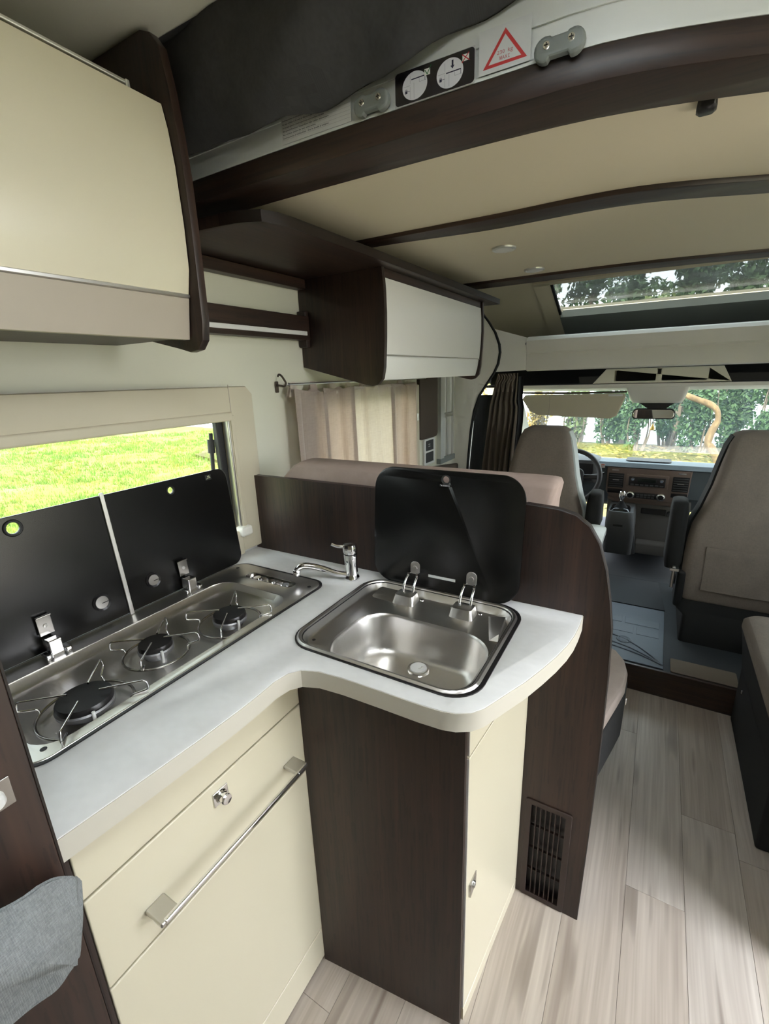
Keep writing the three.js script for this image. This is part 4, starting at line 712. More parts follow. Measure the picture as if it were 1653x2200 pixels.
// curtain rod and gathered curtain at window two
{
  const y = 1.482, r = thing('curtain_rod', 'thin brown curtain rod on hooked brackets under the front upper cabinet', 'curtain rod', [-1.12, y, -1.8]);
  part('rod', uvBox(new THREE.CylinderGeometry(0.0042, 0.0042, 1.16, 12).rotateX(Math.PI / 2).translate(-1.125, y, -1.82)), M.nickel, r);
  part('finial', lathe([[0, 0.006], [0.007, 0.003], [0.008, -0.004], [0, -0.008]], [-1.125, y, -1.258], { rx: Math.PI / 2 }), M.chrome, r);
  for (const z of [-1.238, -2.38]) part('bracket', join(box(-1.16, -1.154, y - 0.026, y + 0.012, z - 0.008, z + 0.008, 0.003), wire([[-1.156, y, z], [-1.12, y - 0.006, z], [-1.112, y + 0.006, z], [-1.13, y + 0.03, z], [-1.142, y + 0.036, z], [-1.148, y + 0.028, z]], 0.0035, 0.01)), M.padBrown, r);
  const t = thing('curtain', 'pleated beige tab-top curtain drawn across the dinette window', 'curtain', [-1.12, 1.0, -1.8]);
  // drops of cloth, each in soft pleats; (z0, z1, tone)
  const drops = [[-1.262, -1.45, 'drape', 1.0], [-1.43, -1.64, 'drape', 1.7], [-1.61, -1.98, 'drapeCream', 2.2], [-1.95, -2.27, 'drape', 0.5]];
  for (const [z0, z1, tone, ph] of drops) part('drop', slab(110, 18, (u, v) => {
    const L = z0 - z1, ph1 = u * L * 30 + ph + 0.6 * Math.sin(v * 2 + ph), g = 0.55 + 0.45 * v, y = mix(1.456 + 0.01 * Math.sin(u * L * 56 + ph), 0.9, v);
    return [-1.11 + (0.015 * Math.sin(ph1) + 0.006 * Math.sin(u * L * 71 + ph * 2)) * g + (ph - 1.2) * 0.004, y, mix(z0, z1, u) + 0.017 * Math.sin(2 * ph1 + 0.4) * g * Math.sin(Math.PI * Math.min(1, u * 8) * 0.5) * Math.sin(Math.PI * Math.min(1, (1 - u) * 8) * 0.5)];
  }, [-0.0012, 0, 0]), M[tone], t);
  for (let i = 0; i < 9; i++) { // tabs over the rod
    const z = -1.285 - i * 0.112, w = 0.03 + 0.01 * hash(i, 1, 4), s = (hash(i, 2, 4) - 0.5) * 0.03;
    part('tab', slab(6, 10, (u, v) => { const a = v * Math.PI; const dx = v < 0.5 ? 0.006 : -0.006; const k = Math.abs(v - 0.5) * 2; return [-1.125 + 0.0075 * Math.cos(a), y + 0.0085 * Math.sin(a) * (1 - k * k) - 0.042 * k, z + (u - 0.5) * w * (0.7 + 0.9 * k) + s * k]; }, [0, -0.0008, 0]), i % 3 === 1 ? M.drape : M.drapeCream, t);
  }
}
{ // cream bunk-side cover strip behind the curtain's far edge
  const t = thing('window_cover', 'cream blind side cover at the far edge of the beige curtain', 'cover', [-1.14, 0.95, -2.33]);
  part('cover', box(-1.159, -1.135, 0.94, 1.45, -2.318, -2.27, 0.006), M.frameBeige, t); part('catch', box(-1.135, -1.128, 1.26, 1.3, -2.29, -2.28, 0.002), M.nickel, t);
}
{
  const t = thing('wall_pad', 'tall dark brown upholstered pad on the wall beside the grey rail', 'wall pad', [-1.15, 1.13, -2.45]);
  part('pad', ext(rrect(-2.575, -2.335, 1.143, 1.56, 0.03), 'zy', -1.138, 0.02, { bevel: 0.006, seg: 3 }), M.padBrown, t);
  const h = thing('headrest_pad', 'low brown headrest pad with rounded corner on the wall, just above the sink lid', 'wall pad', [-1.15, 0.7, -2.7]);
  part('pad', ext(rrect(-3.02, -2.34, 0.735, 0.985, [0.02, 0.02, 0.09, 0.02].reverse()).map((p) => [p[0], p[1] - (-(p[0] + 2.34)) * 0.12]), 'zy', -1.132, 0.026, { bevel: 0.008, seg: 3 }), M.padBrown, h);
}
{
  const t = thing('lift_rail', 'grey aluminium guide rail for the bed, fixed upright on the wall', 'rail', [-1.14, 1.0, -2.71]);
  part('channel', ext([[-2.83, -1.159], [-2.83, -1.138], [-2.812, -1.138], [-2.81, -1.15], [-2.735, -1.15], [-2.733, -1.142], [-2.72, -1.142], [-2.718, -1.15], [-2.655, -1.15], [-2.652, -1.13], [-2.6, -1.13], [-2.6, -1.159]].map((p) => [p[1], p[0]]), 'xz', 0.995, 0.86), M.alu, t);
  part('bracket', join(box(-1.15, -1.135, 1.243, 1.268, -2.81, -2.655, 0.002), ...[-2.79, -2.68].map((z) => lathe([[0, 0.003], [0.006, 0.002], [0.007, 0]], [-1.135, 1.255, z], { rz: -Math.PI / 2 }))), M.nickel, t);
  part('end_cap', box(-1.159, -1.128, 0.962, 0.996, -2.832, -2.598, 0.005), M.greyPlastic, t);
}
{
  const t = thing('socket_plate', 'white double socket plate with two black inserts, one above the other', 'socket', [-1.16, 0.99, -2.47]);
  part('frame', ext(rrect(-2.552, -2.405, 0.985, 1.14, 0.012), 'zy', -1.147, 0.012, { bevel: 0.003, holes: [rrect(-2.536, -2.423, 1.068, 1.128, 0.008), rrect(-2.536, -2.423, 0.997, 1.057, 0.008)] }), M.whitePlastic, t);
  for (const y of [1.098, 1.027]) { const s = part('insert', box(-1.158, -1.151, y - 0.03, y + 0.03, -2.536, -2.423, 0.003), M.blackPlastic, t); if (y > 1.05) for (const d of [-0.006, 0.006]) part('slot', box(-1.151, -1.15, y + d - 0.002, y + d + 0.002, -2.49, -2.465), M.nickel, s); }
}
// panel that closes the living area towards the cab
{
  const s = struct('trim_1');
  const prof = [[-1.162, 0.1], [-1.075, 0.1], [-1.07, 0.87], [-1.062, 1.0], [-1.05, 1.15], [-1.03, 1.27], [-1.0, 1.36], [-0.955, 1.43], [-0.91, 1.495], [-0.885, 1.55], [-0.876, 1.615], [-0.882, 1.66], [-0.91, 1.73], [-0.95, 1.79], [-0.99, 1.84], [-1.03, 1.93], [-1.162, 1.95]];
  part('panel', ext(prof, 'xy', -2.915, 0.022, { bevel: 0.003 }), M.abs, s);
  const e = prof.slice(1, 16), rings = e.map((p, i) => { const a = e[Math.max(0, i - 1)], b = e[Math.min(e.length - 1, i + 1)], L = Math.hypot(b[0] - a[0], b[1] - a[1]), nx = (b[1] - a[1]) / L, ny = -(b[0] - a[0]) / L, o = (k, z) => [p[0] + nx * k, p[1] + ny * k, z]; return [o(-0.002, -2.89), o(0.006, -2.892), o(0.006, -2.92), o(-0.002, -2.922)]; });
  part('edge_trim', skin(rings, { cap0: true, cap1: true, crease: 0.6 }), M.charcoal, s);
}
// ================= CAB =================
{
  const f = struct('cab_floor');
  part('platform', box(-1.15, 1.09, -0.1, 0.13, -3.3, -2.235), M.rubberDark, f);
  part('step_riser', box(-1.15, 1.09, 0.0, 0.134, -2.235, -2.22, 0.003, 'x'), M.wenge, f);
  const dip = ext([[-3.3, 0.13], [-3.55, 0.08], [-3.9, 0.06], [-4.25, 0.25], [-4.3, 0.25], [-4.3, -0.1], [-3.3, -0.1]], 'zy', 1.09, 2.24); part('footwell', dip, M.rubberDark, f);
}
{
  const m = thing('floor_mat', 'blue-grey moulded rubber mat in the gangway between the front seats', 'mat', [0.03, 0.13, -2.6]);
  part('mat', ext([[-0.3, -2.25], [0.16, -2.245], [0.165, -2.86], [-0.3, -2.86]], 'xz', 0.131, 0.006, { bevel: 0.002 }), M.rubber, m);
  const arch = (k) => { const o = []; for (let i = 0; i <= 16; i++) { const u = i / 16; o.push([mix(-0.29, 0.155, u), 0.1385, -2.27 - k * (1 - Math.pow(Math.abs(u * 1.25 - 0.25), 2.6))]); } return o; };
  for (const k of [0.09, 0.13, 0.21]) part('rib', tube(arch(k), 0.0045, { rad: 6 }), M.rubber, m);
  const p = part('plug', lathe([[0, 0.004], [0.02, 0.004], [0.024, 0.001], [0.032, 0.005], [0.036, 0]], [-0.018, 0.137, -2.435], { seg: 28 }), M.rubber, m);
  part('pattern', join(box(-0.2, 0.02, 0.136, 0.139, -2.6, -2.52, 0.001), box(0.035, 0.14, 0.136, 0.139, -2.6, -2.52, 0.001), box(-0.2, -0.04, 0.136, 0.139, -2.7, -2.625, 0.001), box(-0.025, 0.14, 0.136, 0.139, -2.7, -2.625, 0.001)), M.rubber, m);
  const c = thing('front_mat', 'dark grey rubber mat under the dashboard, in front of the moulded mat', 'mat', [0, 0.13, -3.1]);
  part('mat', ext([[-0.3, -2.875], [0.17, -2.875], [0.13, -3.28], [-0.3, -3.28]], 'xz', 0.131, 0.005, { bevel: 0.002 }), M.rubberDark, c);
  const k = thing('step_carpet', 'brownish beige carpet piece on the cab step behind the passenger seat', 'carpet', [0.35, 0.13, -2.29]);
  part('carpet', ext(rrect(0.19, 0.45, -2.36, -2.24, 0.01), 'xz', 0.131, 0.006, { bevel: 0.002 }), M.carpetBeige, k);
}
// front seats, seen from behind
function cabSeat(label, s, cx) { // s: side of the aisle (+1 aisle to the right of the seat)
  const t = thing('captain_chair', label, 'seat', [cx, 0.13, -2.9]), X = (x) => cx + s * x;
  const sec = (y, a, b, z0, z1, r) => ({ y, x0: Math.min(X(a), X(b)), x1: Math.max(X(a), X(b)), z0, z1, r });
  // slip cover of the back: wide at the hips, narrowing to a built-in headrest
  part('back_cover', stack([sec(0.33, -0.22, 0.25, -2.8, -2.62, 0.03), sec(0.36, -0.235, 0.262, -2.82, -2.6, 0.05), sec(0.5, -0.245, 0.265, -2.83, -2.6, 0.05), sec(0.66, -0.245, 0.255, -2.85, -2.62, 0.05), sec(0.74, -0.24, 0.243, -2.86, -2.64, 0.05), sec(0.82, -0.225, 0.212, -2.87, -2.66, 0.05), sec(0.93, -0.195, 0.18, -2.885, -2.68, 0.05), sec(1.05, -0.17, 0.155, -2.895, -2.71, 0.045), sec(1.13, -0.15, 0.137, -2.9, -2.735, 0.045), sec(1.17, -0.132, 0.12, -2.895, -2.755, 0.04), sec(1.188, -0.1, 0.09, -2.88, -2.775, 0.035)]), M.canvas, t);
  const pocket = slab(14, 8, (u, v) => [X(mix(-0.18, 0.17, u)), mix(0.64 + 0.01 * Math.cos(u * 5), 0.42, v), -2.592 - 0.018 * (1 - v) + 0.006 * Math.sin(u * 3.14)], [0, 0, -0.006]); part('pocket', pocket, M.canvas, t);
  // contrasting side border that runs up the edge
  const edge = [[0.262, 0.5], [0.258, 0.66], [0.245, 0.74], [0.214, 0.82], [0.182, 0.93], [0.157, 1.05], [0.139, 1.12], [0.118, 1.165]];
  const brd = (sg, m, n, w) => part(n, skin(edge.map(([x, y]) => { const xx = X(sg * x * (sg < 0 ? 0.97 : 1)), zb = -2.6 - (y - 0.5) * 0.23, d = s * sg; return [[xx - d * 0.014, y, zb - 0.02], [xx + d * 0.006, y, zb - 0.03], [xx + d * 0.012, y, zb - w], [xx - d * 0.01, y, zb - w - 0.02]]; }), { cap0: true, cap1: true, crease: 0.8, flip: s * sg < 0 }), m, t);
  brd(1, s > 0 ? M.piping : M.charcoal, 'side_border', 0.11); brd(-1, M.charcoal, 'side_border', 0.1);
  part('seat_cushion', stack([sec(0.43, -0.25, 0.25, -3.3, -2.78, 0.07), sec(0.46, -0.26, 0.26, -3.34, -2.76, 0.08), sec(0.54, -0.26, 0.26, -3.35, -2.76, 0.08), sec(0.575, -0.235, 0.235, -3.31, -2.78, 0.08)]), M.canvas, t);
  part('seat_base', stack([sec(0.131, -0.2, 0.23, -3.2, -2.56, 0.02), sec(0.28, -0.2, 0.23, -3.2, -2.56, 0.02), sec(0.3, -0.25, 0.26, -3.28, -2.58, 0.03), sec(0.43, -0.25, 0.25, -3.28, -2.65, 0.03)]), M.charcoal, t);
  const arm = part('armrest', stack([sec(s > 0 ? 0.66 : 0.5, 0.27, 0.335, -2.78, -2.62, 0.025), sec(s > 0 ? 0.68 : 0.54, 0.262, 0.342, -2.79, -2.61, 0.03), sec(0.8, 0.264, 0.34, -2.79, -2.61, 0.03), sec(0.845, 0.27, 0.336, -2.78, -2.63, 0.03), sec(0.853, 0.28, 0.325, -2.76, -2.65, 0.02)]), M.charcoal, t);
  if (s < 0) part('buckle', join(box(X(0.3), X(0.285), 0.4, 0.52, -2.63, -2.6, 0.005), box(X(0.31), X(0.27), 0.495, 0.51, -2.635, -2.595, 0.003)), M.nickel, t);
  part('recliner', join(box(X(0.235), X(0.275), 0.3, 0.5, -2.76, -2.6, 0.015), lathe([[0, 0.012], [0.03, 0.012], [0.035, 0]], [X(0.275), 0.42, -2.7], { rz: s > 0 ? -Math.PI / 2 : Math.PI / 2 })), M.blackPlastic, t);
  return t;
}
cabSeat('driver seat in a taupe cover with pale side border, left of the gangway', 1, -0.545);
cabSeat('passenger seat in a grey-beige cover with a back pocket, at the right picture edge', -1, 0.455);
// dashboard
{
  const t = thing('dashboard', 'grey van dashboard with bronze centre console, radio, vents and gear lever', 'dashboard', [0, 0, -3.8]);
  part('top', ext([[-3.6, 0.83], [-3.62, 0.858], [-3.7, 0.863], [-3.8, 0.855], [-4.28, 0.775], [-4.28, 0.72], [-3.7, 0.79]], 'zy', 1.05, 2.12, { bevel: 0.006 }), M.dashBlue, t);
  part('fascia', ext([[-3.63, 0.84], [-3.66, 0.62], [-3.78, 0.52], [-3.98, 0.45], [-4.2, 0.42], [-4.28, 0.76], [-3.8, 0.83]], 'zy', 1.05, 2.12), M.dashBlue, t);
  const cx = -0.013, Z = -3.628, tilt = 0.13, lean = (g) => { const p = g.attributes.position; for (let i = 0; i < p.count; i++) p.setZ(i, p.getZ(i) - (0.83 - p.getY(i)) * tilt); return toCreasedNormals(g, 0.6); };
  const bz = part('centre_bezel', lean(ext([[-0.27, 0.825], [-0.268, 0.65], [-0.245, 0.605], [-0.2, 0.585], [0.18, 0.585], [0.22, 0.605], [0.24, 0.65], [0.245, 0.825]], 'xy', Z - 0.02, 0.045, { bevel: 0.008, seg: 3 })), M.dashBronze, t);
  const zf = Z + 0.025;
  const B = (x0, x1, y0, y1, z0, z1, r = 0.003) => lean(box(x0, x1, y0, y1, zf + z0, zf + z1, r));
  for (const [x0, x1] of [[-0.256, -0.157], [0.14, 0.236]]) {
    const v = part('air_vent', B(x0, x1, 0.675, 0.782, -0.01, 0.004, 0.004), M.blackPlastic, t);
    for (let i = 0; i < 6; i++) part('vent_slat', B(x0 + 0.006, x1 - 0.006, 0.684 + i * 0.0165, 0.689 + i * 0.0165, 0.002, 0.011, 0.001), M.dashGrey, v);
    part('vent_tab', B((x0 + x1) / 2 - 0.02, (x0 + x1) / 2 + 0.02, 0.732, 0.736, 0.01, 0.015, 0.001), M.nickel, v);
  }
  part('radio_surround', B(-0.143, 0.118, 0.685, 0.785, -0.01, 0.004, 0.01), M.dashBronze, t);
  const r = part('radio', B(-0.125, 0.1, 0.697, 0.765, 0, 0.009, 0.005), M.enamel, t);
  part('display', B(-0.068, 0.042, 0.73, 0.757, 0.006, 0.0105, 0.001), std('lcd', { color: lin(0.02, 0.025, 0.022), roughness: 0.15 }), r);
  const knobAt = (x, y, rad, m, p, n = 'knob') => part(n, lean(lathe([[0, 0.016], [rad * 0.7, 0.016], [rad * 0.8, 0.012], [rad, 0.009], [rad, 0]], [x, y, zf], { rx: Math.PI / 2, seg: 30 })), m, p);
  knobAt(-0.1, 0.746, 0.0125, M.chrome, r); knobAt(0.076, 0.743, 0.0125, M.chrome, r);
  for (let i = 0; i < 7; i++) part('button', B(-0.112 + i * 0.03, -0.09 + i * 0.03, 0.702, 0.713, 0.007, 0.012, 0.002), M.dashGrey, r);
  const cl = part('climate_panel', B(-0.13, 0.105, 0.605, 0.65, -0.01, 0.005, 0.012), M.enamel, t);
  for (const x of [-0.107, 0.083]) { knobAt(x, 0.627, 0.027, M.chrome, cl, 'dial_ring'); part('dial', lean(lathe([[0, 0.021], [0.017, 0.02], [0.02, 0.012], [0.02, 0]], [x, 0.627, zf], { rx: Math.PI / 2, seg: 28 })), M.enamel, cl); }
  for (let i = 0; i < 5; i++) for (let j = 0; j < 2; j++) part('button', B(-0.066 + i * 0.023, -0.048 + i * 0.023, 0.612 + j * 0.016, 0.623 + j * 0.016, 0.004, 0.008, 0.002), M.dashGrey, cl);
  for (const [x0, x1] of [[-0.256, -0.157], [0.14, 0.236]]) part('switch_row', B(x0, x1, 0.632, 0.664, -0.01, 0.004, 0.004), M.enamel, t);
  for (const x of [-0.215, 0.19]) part('badge', B(x - 0.022, x + 0.022, 0.8, 0.81, 0, 0.004, 0.002), M.nickel, t);
  part('lower_lip', lean(ext([[-0.25, 0.585], [-0.2, 0.563], [0.18, 0.563], [0.24, 0.59], [0.24, 0.6], [-0.25, 0.6]], 'xy', Z - 0.01, 0.03, { bevel: 0.004 })), M.dashBronze, t);
  part('top_tray', ext(rrect(-0.16, 0.12, -3.8, -3.66, 0.03), 'xz', 0.858, 0.012, { bevel: 0.004 }), M.blackPlastic, t);
  // lower console with gear gaiter, sockets and storage
  part('lower_console', ext([[-3.66, 0.6], [-3.7, 0.2], [-3.75, 0.17], [-4.2, 0.17], [-4.2, 0.6]], 'zy', 0.27, 0.52, { bevel: 0.01 }), M.dashLower, t);
  part('gear_box', stack([{ y: 0.25, x0: -0.23, x1: -0.052, z0: -3.72, z1: -3.4, r: 0.03 }, { y: 0.42, x0: -0.232, x1: -0.05, z0: -3.72, z1: -3.37, r: 0.03 }, { y: 0.51, x0: -0.232, x1: -0.056, z0: -3.72, z1: -3.36, r: 0.04 }, { y: 0.56, x0: -0.222, x1: -0.066, z0: -3.7, z1: -3.38, r: 0.04 }]), M.dashGrey, t);
  part('switch_blank', box(-0.18, -0.12, 0.46, 0.475, -3.372, -3.362, 0.003), M.blackPlastic, t);
  const g = part('gear_surround', stack([{ y: 0.55, x0: -0.216, x1: -0.08, z0: -3.55, z1: -3.39, r: 0.03 }, { y: 0.575, x0: -0.204, x1: -0.094, z0: -3.53, z1: -3.405, r: 0.03 }]), std('pianoBlack', { color: lin(0.008, 0.008, 0.009), roughness: 0.12 }), t);
  part('gear_gaiter', stack([{ y: 0.573, x0: -0.19, x1: -0.106, z0: -3.51, z1: -3.42, r: 0.03 }, { y: 0.595, x0: -0.172, x1: -0.122, z0: -3.485, z1: -3.44, r: 0.022 }, { y: 0.618, x0: -0.16, x1: -0.134, z0: -3.475, z1: -3.449, r: 0.012 }]), M.charcoal, g);
  part('gear_knob', lathe([[0.009, 0.615], [0.01, 0.63], [0.018, 0.645], [0.0225, 0.662], [0.0215, 0.678], [0.014, 0.689], [0, 0.692]], [-0.147, 0, -3.462], { seg: 30 }), M.chrome, g);
  part('console_wing', ext([[-0.06, 0.44], [-0.03, 0.2], [-0.06, 0.19], [-0.09, 0.3]], 'xy', -3.7, 0.12, { bevel: 0.01 }), M.dashGrey, t);
  part('storage_slot', box(-0.025, 0.13, 0.49, 0.53, -3.675, -3.655, 0.004), M.blackPlastic, t);
  part('storage_bin', box(-0.04, 0.16, 0.2, 0.285, -3.72, -3.6, 0.012), M.dashLower, t);
  part('power_socket', lathe([[0, 0.006], [0.012, 0.006], [0.018, 0.01], [0.02, 0]], [0.155, 0.505, -3.668], { rx: Math.PI / 2 }), M.blackPlastic, t);
  part('instrument_hood', stack([{ y: 0.7, x0: -0.7, x1: -0.31, z0: -3.8, z1: -3.6, r: 0.05 }, { y: 0.8, x0: -0.7, x1: -0.31, z0: -3.82, z1: -3.57, r: 0.06 }, { y: 0.868, x0: -0.68, x1: -0.33, z0: -3.82, z1: -3.57, r: 0.07 }, { y: 0.885, x0: -0.64, x1: -0.37, z0: -3.8, z1: -3.62, r: 0.06 }]), M.dashGrey, t);
  part('instrument_glass', box(-0.66, -0.36, 0.72, 0.845, -3.575, -3.568, 0.002), M.enamel, t);
  part('sticker', plate([[-0.335, 0.845, -3.6], [-0.285, 0.845, -3.6], [-0.285, 0.815, -3.604], [-0.335, 0.815, -3.604]], 0.0008), printed('dashSticker', canvasTex(128, 80, (c, w, h) => { c.fillStyle = '#e9dcd8'; c.fillRect(0, 0, w, h); c.fillStyle = '#c8564a'; c.fillRect(62, 10, 54, 16); c.fillRect(12, 40, 96, 6); c.fillRect(12, 54, 80, 6); })), t);
}
{
  const t = thing('steering_wheel', 'black steering wheel half hidden behind the driver seat', 'steering wheel', [-0.485, 0.77, -3.42]);
  const R = (g) => { g.rotateX(-0.42); g.translate(-0.485, 0.775, -3.42); return g; };
  part('rim', uvBox(R(new THREE.TorusGeometry(0.188, 0.0165, 14, 56))), M.blackPlastic, t);
  part('hub', R(ext(rrect(-0.085, 0.085, -0.065, 0.06, 0.04), 'xy', -0.03, 0.045, { bevel: 0.012, seg: 3 })), M.blackPlastic, t);
  for (const a of [0.05, Math.PI - 0.05, -Math.PI / 2]) { const g = new RoundedBoxGeometry(0.13, 0.034, 0.018, 2, 0.008); g.translate(0.12, 0, -0.008); g.rotateZ(a); part('spoke', uvBox(R(g)), M.blackPlastic, t); }
  part('column', R(uvBox(new THREE.CylinderGeometry(0.045, 0.06, 0.2, 20).rotateX(Math.PI / 2).translate(0, 0, -0.12))), M.dashGrey, t);
  part('stalk', R(tube([[0.04, 0.01, -0.06], [0.14, 0.03, -0.055], [0.21, 0.05, -0.05]], 0.008)), M.blackPlastic, t);
}
// windscreen and its surround
{
  const w = struct('window_4');
  const P = (x, y) => [x, y, -3.42 - (1.4 - y) * 1.55];
  part('pane', skin([[P(-0.93, 0.76), P(1.02, 0.76), P(0.9, 1.41), P(-0.86, 1.41)], [P(-0.93, 0.76), P(1.02, 0.76), P(0.9, 1.41), P(-0.86, 1.41)].map((p) => [p[0], p[1] - 0.002, p[2] - 0.004])], { cap0: true, cap1: true, crease: 0.3 }), M.paneClear, w);
  for (const s of [-1, 1]) {
    const a = s < 0 ? [-0.875, 1.4, -3.3] : [0.94, 1.4, -3.3], b = s < 0 ? [-0.97, 0.84, -4.26] : [1.06, 0.84, -4.26], m = a.map((q, i) => (q + b[i]) / 2);
    const sec = (p, k) => [[p[0] + s * 0.1, p[1] + 0.03, p[2] + 0.1], [p[0] + s * 0.0, p[1] + 0.01, p[2] + 0.05], [p[0] - s * 0.03, p[1], p[2]], [p[0] - s * 0.01, p[1], p[2] - 0.04], [p[0] + s * 0.1, p[1], p[2] - 0.04]];
    part('pillar', skin([sec(a), sec(m), sec(b)], { cap0: true, cap1: true, crease: 1.0, flip: s > 0 }), M.abs, w);
  }
  const hd = struct('trim_2');
  part('header', ext([[-3.14, 1.408], [-3.16, 1.39], [-3.42, 1.36], [-3.52, 1.37], [-3.5, 1.4], [-3.14, 1.41]], 'zy', 1.05, 2.0, { bevel: 0.004 }), M.abs, hd);
  part('headliner', ext([[-3.15, 1.4], [-3.56, 1.4], [-3.56, 1.72], [-3.52, 1.72], [-3.52, 1.409], [-3.15, 1.409]], 'zy', 1.1, 2.22), M.charcoal, hd);
  part('roof_edge', ext([[-3.57, 1.4], [-3.64, 1.36], [-3.66, 1.66], [-3.57, 1.7]], 'zy', 1.13, 2.3), M.abs, hd);
  part('mirror_cover', stack([{ y: 1.29, x0: -0.145, x1: 0.115, z0: -3.47, z1: -3.3, r: 0.03 }, { y: 1.31, x0: -0.16, x1: 0.125, z0: -3.48, z1: -3.27, r: 0.03 }, { y: 1.39, x0: -0.185, x1: 0.14, z0: -3.48, z1: -3.17, r: 0.03 }]), M.abs, hd);
}
{ // white shelf above the cab opening
  const t = thing('cab_shelf', 'white moulded shelf across the cab roof below the skylight', 'shelf', [0, 1.5, -3.05]);
  part('front', ext([[-2.985, 1.692], [-2.97, 1.675], [-2.985, 1.61], [-3.0, 1.6], [-2.985, 1.525], [-2.99, 1.507], [-3.03, 1.5], [-3.06, 1.504], [-3.06, 1.515], [-3.02, 1.53], [-3.03, 1.685], [-3.02, 1.7]], 'zy', 0.72, 1.455), M.abs, t);
  part('left_wing', skin([[[-0.735, 1.507, -2.99], [-0.735, 1.694, -2.985], [-0.735, 1.694, -3.02], [-0.735, 1.507, -3.02]], [[-0.96, 1.5, -2.93], [-0.96, 1.765, -2.93], [-0.96, 1.765, -2.96], [-0.96, 1.5, -2.96]]], { cap0: true, cap1: true, crease: 0.4 }), M.abs, t);
  part('right_wing', skin([[[0.72, 1.507, -2.99], [0.72, 1.694, -2.985], [0.72, 1.694, -3.02], [0.72, 1.507, -3.02]], [[1.08, 1.5, -2.93], [1.08, 1.765, -2.93], [1.08, 1.765, -2.96], [1.08, 1.5, -2.96]]], { cap0: true, cap1: true, crease: 0.4, flip: true }), M.abs, t);
  part('rivet', lathe([[0, 0.003], [0.006, 0.002], [0.007, 0]], [-0.74, 1.66, -2.985], { rx: Math.PI / 2 }), M.nickel, t);
}
{
  const t = thing('roof_console', 'beige overhead console with two dark open cubbies above the mirror', 'console', [-0.02, 1.41, -3.2]);
  part('housing', ext([[-0.37, 1.412], [-0.3, 1.496], [0.28, 1.496], [0.325, 1.412]], 'xy', -3.3, 0.13, { bevel: 0.006, holes: [rrect(-0.252, -0.036, 1.424, 1.487, 0.006), rrect(-0.006, 0.21, 1.424, 1.487, 0.006)] }), M.frameBeige, t);
  for (const [x0, x1] of [[-0.258, -0.03], [-0.012, 0.216]]) part('cubby', join(box(x0, x1, 1.418, 1.493, -3.32, -3.3), box(x0, x1, 1.4875, 1.493, -3.3, -3.185), box(x0, x1, 1.418, 1.4235, -3.3, -3.185)), M.charcoal, t);
}
{
  const t = thing('sun_visor', 'beige folded-down sun visor on the driver side of the windscreen', 'sun visor', [-0.5, 1.35, -3.25]);
  part('flap', ext([[-0.81, 1.318], [-0.79, 1.345], [-0.19, 1.352], [-0.182, 1.33], [-0.222, 1.215], [-0.26, 1.198], [-0.7, 1.214], [-0.755, 1.24]], 'xy', -3.255, 0.022, { bevel: 0.008, seg: 3 }), M.frameBeige, t);
  part('fold', box(-0.63, -0.627, 1.222, 1.342, -3.2335, -3.2325), M.taupe, t); part('pivot', box(-0.28, -0.2, 1.335, 1.347, -3.24, -3.225, 0.004), M.whitePlastic, t); part('hinge_rod', tube([[-0.84, 1.36, -3.26], [-0.5, 1.356, -3.245], [-0.18, 1.36, -3.245]], 0.006), M.padBrown, t);
}
{
  const t = thing('rear_view_mirror', 'black-framed rear-view mirror below its windscreen mount', 'mirror', [-0.025, 1.22, -3.3]);
  part('housing', ext(rrect(-0.142, 0.09, 1.193, 1.256, [0.02, 0.028, 0.028, 0.02]), 'xy', -3.335, 0.04, { bevel: 0.01, seg: 3 }), M.blackPlastic, t);
  part('glass', ext(rrect(-0.134, 0.082, 1.2, 1.249, [0.016, 0.023, 0.023, 0.016]), 'xy', -3.297, 0.003, { bevel: 0.0005, seg: 1 }), M.mirrorGlass, t);
  part('mount', skin([[[-0.12, 1.295, -3.33], [0.09, 1.295, -3.33], [0.09, 1.295, -3.4], [-0.12, 1.295, -3.4]], [[-0.07, 1.262, -3.325], [0.045, 1.262, -3.325], [0.045, 1.262, -3.38], [-0.07, 1.262, -3.38]], [[-0.055, 1.25, -3.325], [0.03, 1.25, -3.325], [0.03, 1.25, -3.36], [-0.055, 1.25, -3.36]]], { cap0: true, cap1: true, crease: 0.5, flip: true }), M.blackPlastic, t);
  const a = thing('air_freshener', 'little amber bottle hanging from the rear-view mirror', 'air freshener', [-0.02, 1.13, -3.3]);
  part('cord', tube([[-0.022, 1.2, -3.3], [-0.021, 1.18, -3.298], [-0.02, 1.168, -3.298]], 0.0015), M.whitePlastic, a);
  part('bottle', lathe([[0.005, 0.042], [0.006, 0.03], [0.016, 0.014], [0.018, 0.004], [0.014, 0], [0, 0]], [-0.02, 1.126, -3.298]), M.amber, a); part('stopper', lathe([[0.007, 0.04], [0.007, 0.052], [0, 0.053]], [-0.02, 1.126, -3.298]), M.whitePlastic, a);
}
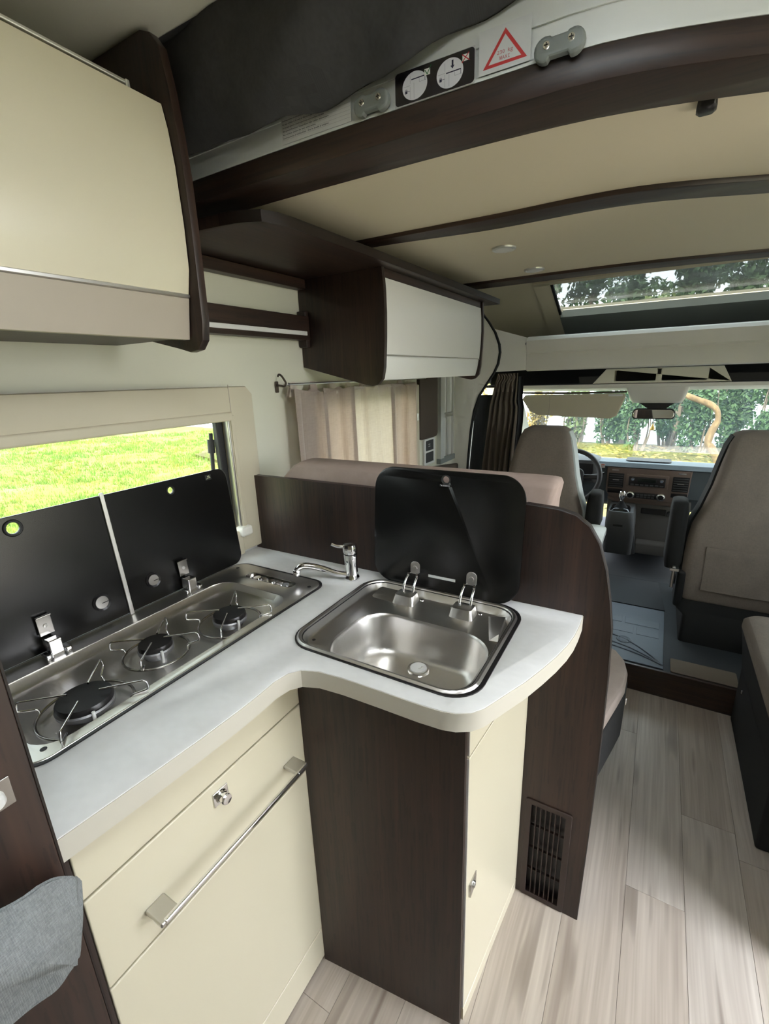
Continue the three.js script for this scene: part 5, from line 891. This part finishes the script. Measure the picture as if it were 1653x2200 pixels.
// dark curtain gathered beside the driver
{
  const t = thing('cab_curtain', 'grey-brown cab curtain gathered into a bunch beside the driver seat', 'curtain', [-0.92, 0.85, -2.98]);
  const c0 = (y) => [mix(-0.995, -0.955, clamp((y - 0.8) / 0.5)) + (y > 1.3 ? (y - 1.3) * 0.25 : 0), mix(-0.8, -0.775, clamp((y - 0.8) / 0.4)) - (y > 1.3 ? 0.01 : 0)];
  part('pleats', slab(90, 26, (u, v) => { const y = mix(1.492, 0.72, v), [a, b] = c0(y); return [mix(a, b, u) + 0.004 * Math.sin(u * 9 + v * 5), y, -2.985 + 0.017 * Math.sin(u * 34 + 0.9 * Math.sin(v * 3)) * (0.75 + 0.25 * v) - 0.02 * u]; }, [0, 0, -0.002]), M.cabDrape, t);
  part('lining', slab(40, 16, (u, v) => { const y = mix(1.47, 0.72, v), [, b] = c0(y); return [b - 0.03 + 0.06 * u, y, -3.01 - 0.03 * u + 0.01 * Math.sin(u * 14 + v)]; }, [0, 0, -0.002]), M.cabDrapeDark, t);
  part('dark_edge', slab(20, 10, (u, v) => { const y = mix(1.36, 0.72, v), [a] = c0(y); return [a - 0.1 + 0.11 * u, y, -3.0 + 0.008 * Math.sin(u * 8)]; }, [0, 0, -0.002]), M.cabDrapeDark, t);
  for (let i = 0; i < 7; i++) { const u = 0.08 + i * 0.13, y = 1.49, [a, b] = c0(y), x = mix(a, b, u); part('gather_tape', tube([[x, 1.488, -2.962], [x + 0.012, 1.466, -2.962], [x - 0.006, 1.43, -2.963], [x - 0.002 - 0.01 * (i % 2), 1.38, -2.964]], 0.0016, { rad: 5 }), M.suede, t); }
}
// skylight over the cab
{
  const s = struct('window_5'), slope = (z) => 2.12 - 0.4 * (-z - 2.5), q = (x, z, d) => [x, slope(z) + d, z];
  const bar = (x0, x1, z0, z1, d0, d1) => { const g = box(x0, x1, 0, 1, z0, z1); const p = g.attributes.position; for (let i = 0; i < p.count; i++) p.setY(i, slope(p.getZ(i)) + mix(d0, d1, p.getY(i))); g.computeVertexNormals(); return g; };
  part('frame_left', bar(-0.69, -0.592, -3.5, -2.87, -0.012, 0.0), M.frameBeige, s); part('frame_top', bar(-0.69, 0.7, -2.885, -2.86, -0.012, 0), M.frameBeige, s);
  part('frame_gasket', bar(-0.6, -0.585, -3.2, -2.885, -0.014, 0.002), M.blackPlastic, s);
  part('blind_cassette', bar(-0.59, 0.7, -3.235, -3.195, -0.03, 0.01), M.greyPlastic, s); part('blind_cassette', bar(-0.6, 0.7, -3.44, -3.235, -0.014, 0.0), M.greyPlastic, s);
  for (const [a, b] of [[-0.6, -0.28], [-0.2, 0.7]]) part('handle_bar', bar(a, b, -3.46, -3.435, -0.028, -0.012), M.dashGrey, s);
  // pleated screen
  const N = 26, rings = []; for (let i = 0; i <= N * 2; i++) { const z = mix(-2.89, -3.195, i / (2 * N)), d = i % 2 ? 0.0105 : 0.0132; rings.push([q(-0.588, z, d), q(0.61, z, d)]); }
  part('pleated_screen', skin(rings, { open: true, crease: 0.1 }), M.pleat, s);
  part('pane', bar(-0.6, 0.62, -3.205, -2.875, 0.05, 0.054), M.pane, s);
}
// side bench on the right
{
  const t = thing('side_bench', 'dark side bench with a grey-beige cushion at the right picture edge', 'bench', [0.75, 0, -1.9]);
  part('base', box(0.432, 1.09, 0, 0.3, -2.2, -1.535, 0.01), M.charcoal, t);
  part('seat_border', stack([{ y: 0.29, x0: 0.425, x1: 1.09, z0: -2.2, z1: -1.5, r: 0.04 }, { y: 0.4, x0: 0.41, x1: 1.09, z0: -2.21, z1: -1.46, r: 0.05 }, { y: 0.47, x0: 0.398, x1: 1.09, z0: -2.215, z1: -1.44, r: 0.05 }]), M.charcoal, t);
  part('seat_cushion', stack([{ y: 0.468, x0: 0.398, x1: 1.09, z0: -2.215, z1: -1.44, r: 0.05 }, { y: 0.495, x0: 0.4, x1: 1.09, z0: -2.215, z1: -1.44, r: 0.05 }, { y: 0.513, x0: 0.415, x1: 1.09, z0: -2.2, z1: -1.455, r: 0.05 }, { y: 0.518, x0: 0.45, x1: 1.09, z0: -2.165, z1: -1.49, r: 0.05 }]), M.canvas, t);
  part('backrest', stack([{ y: 0.5, x0: 0.98, x1: 1.09, z0: -2.2, z1: -1.45, r: 0.03 }, { y: 0.95, x0: 1.02, x1: 1.09, z0: -2.2, z1: -1.45, r: 0.03 }]), M.canvas, t);
  part('latch', box(0.4285, 0.4325, 0.2, 0.215, -2.1, -2.094, 0.001), M.nickel, t);
}
renderer.render(scene, camera);
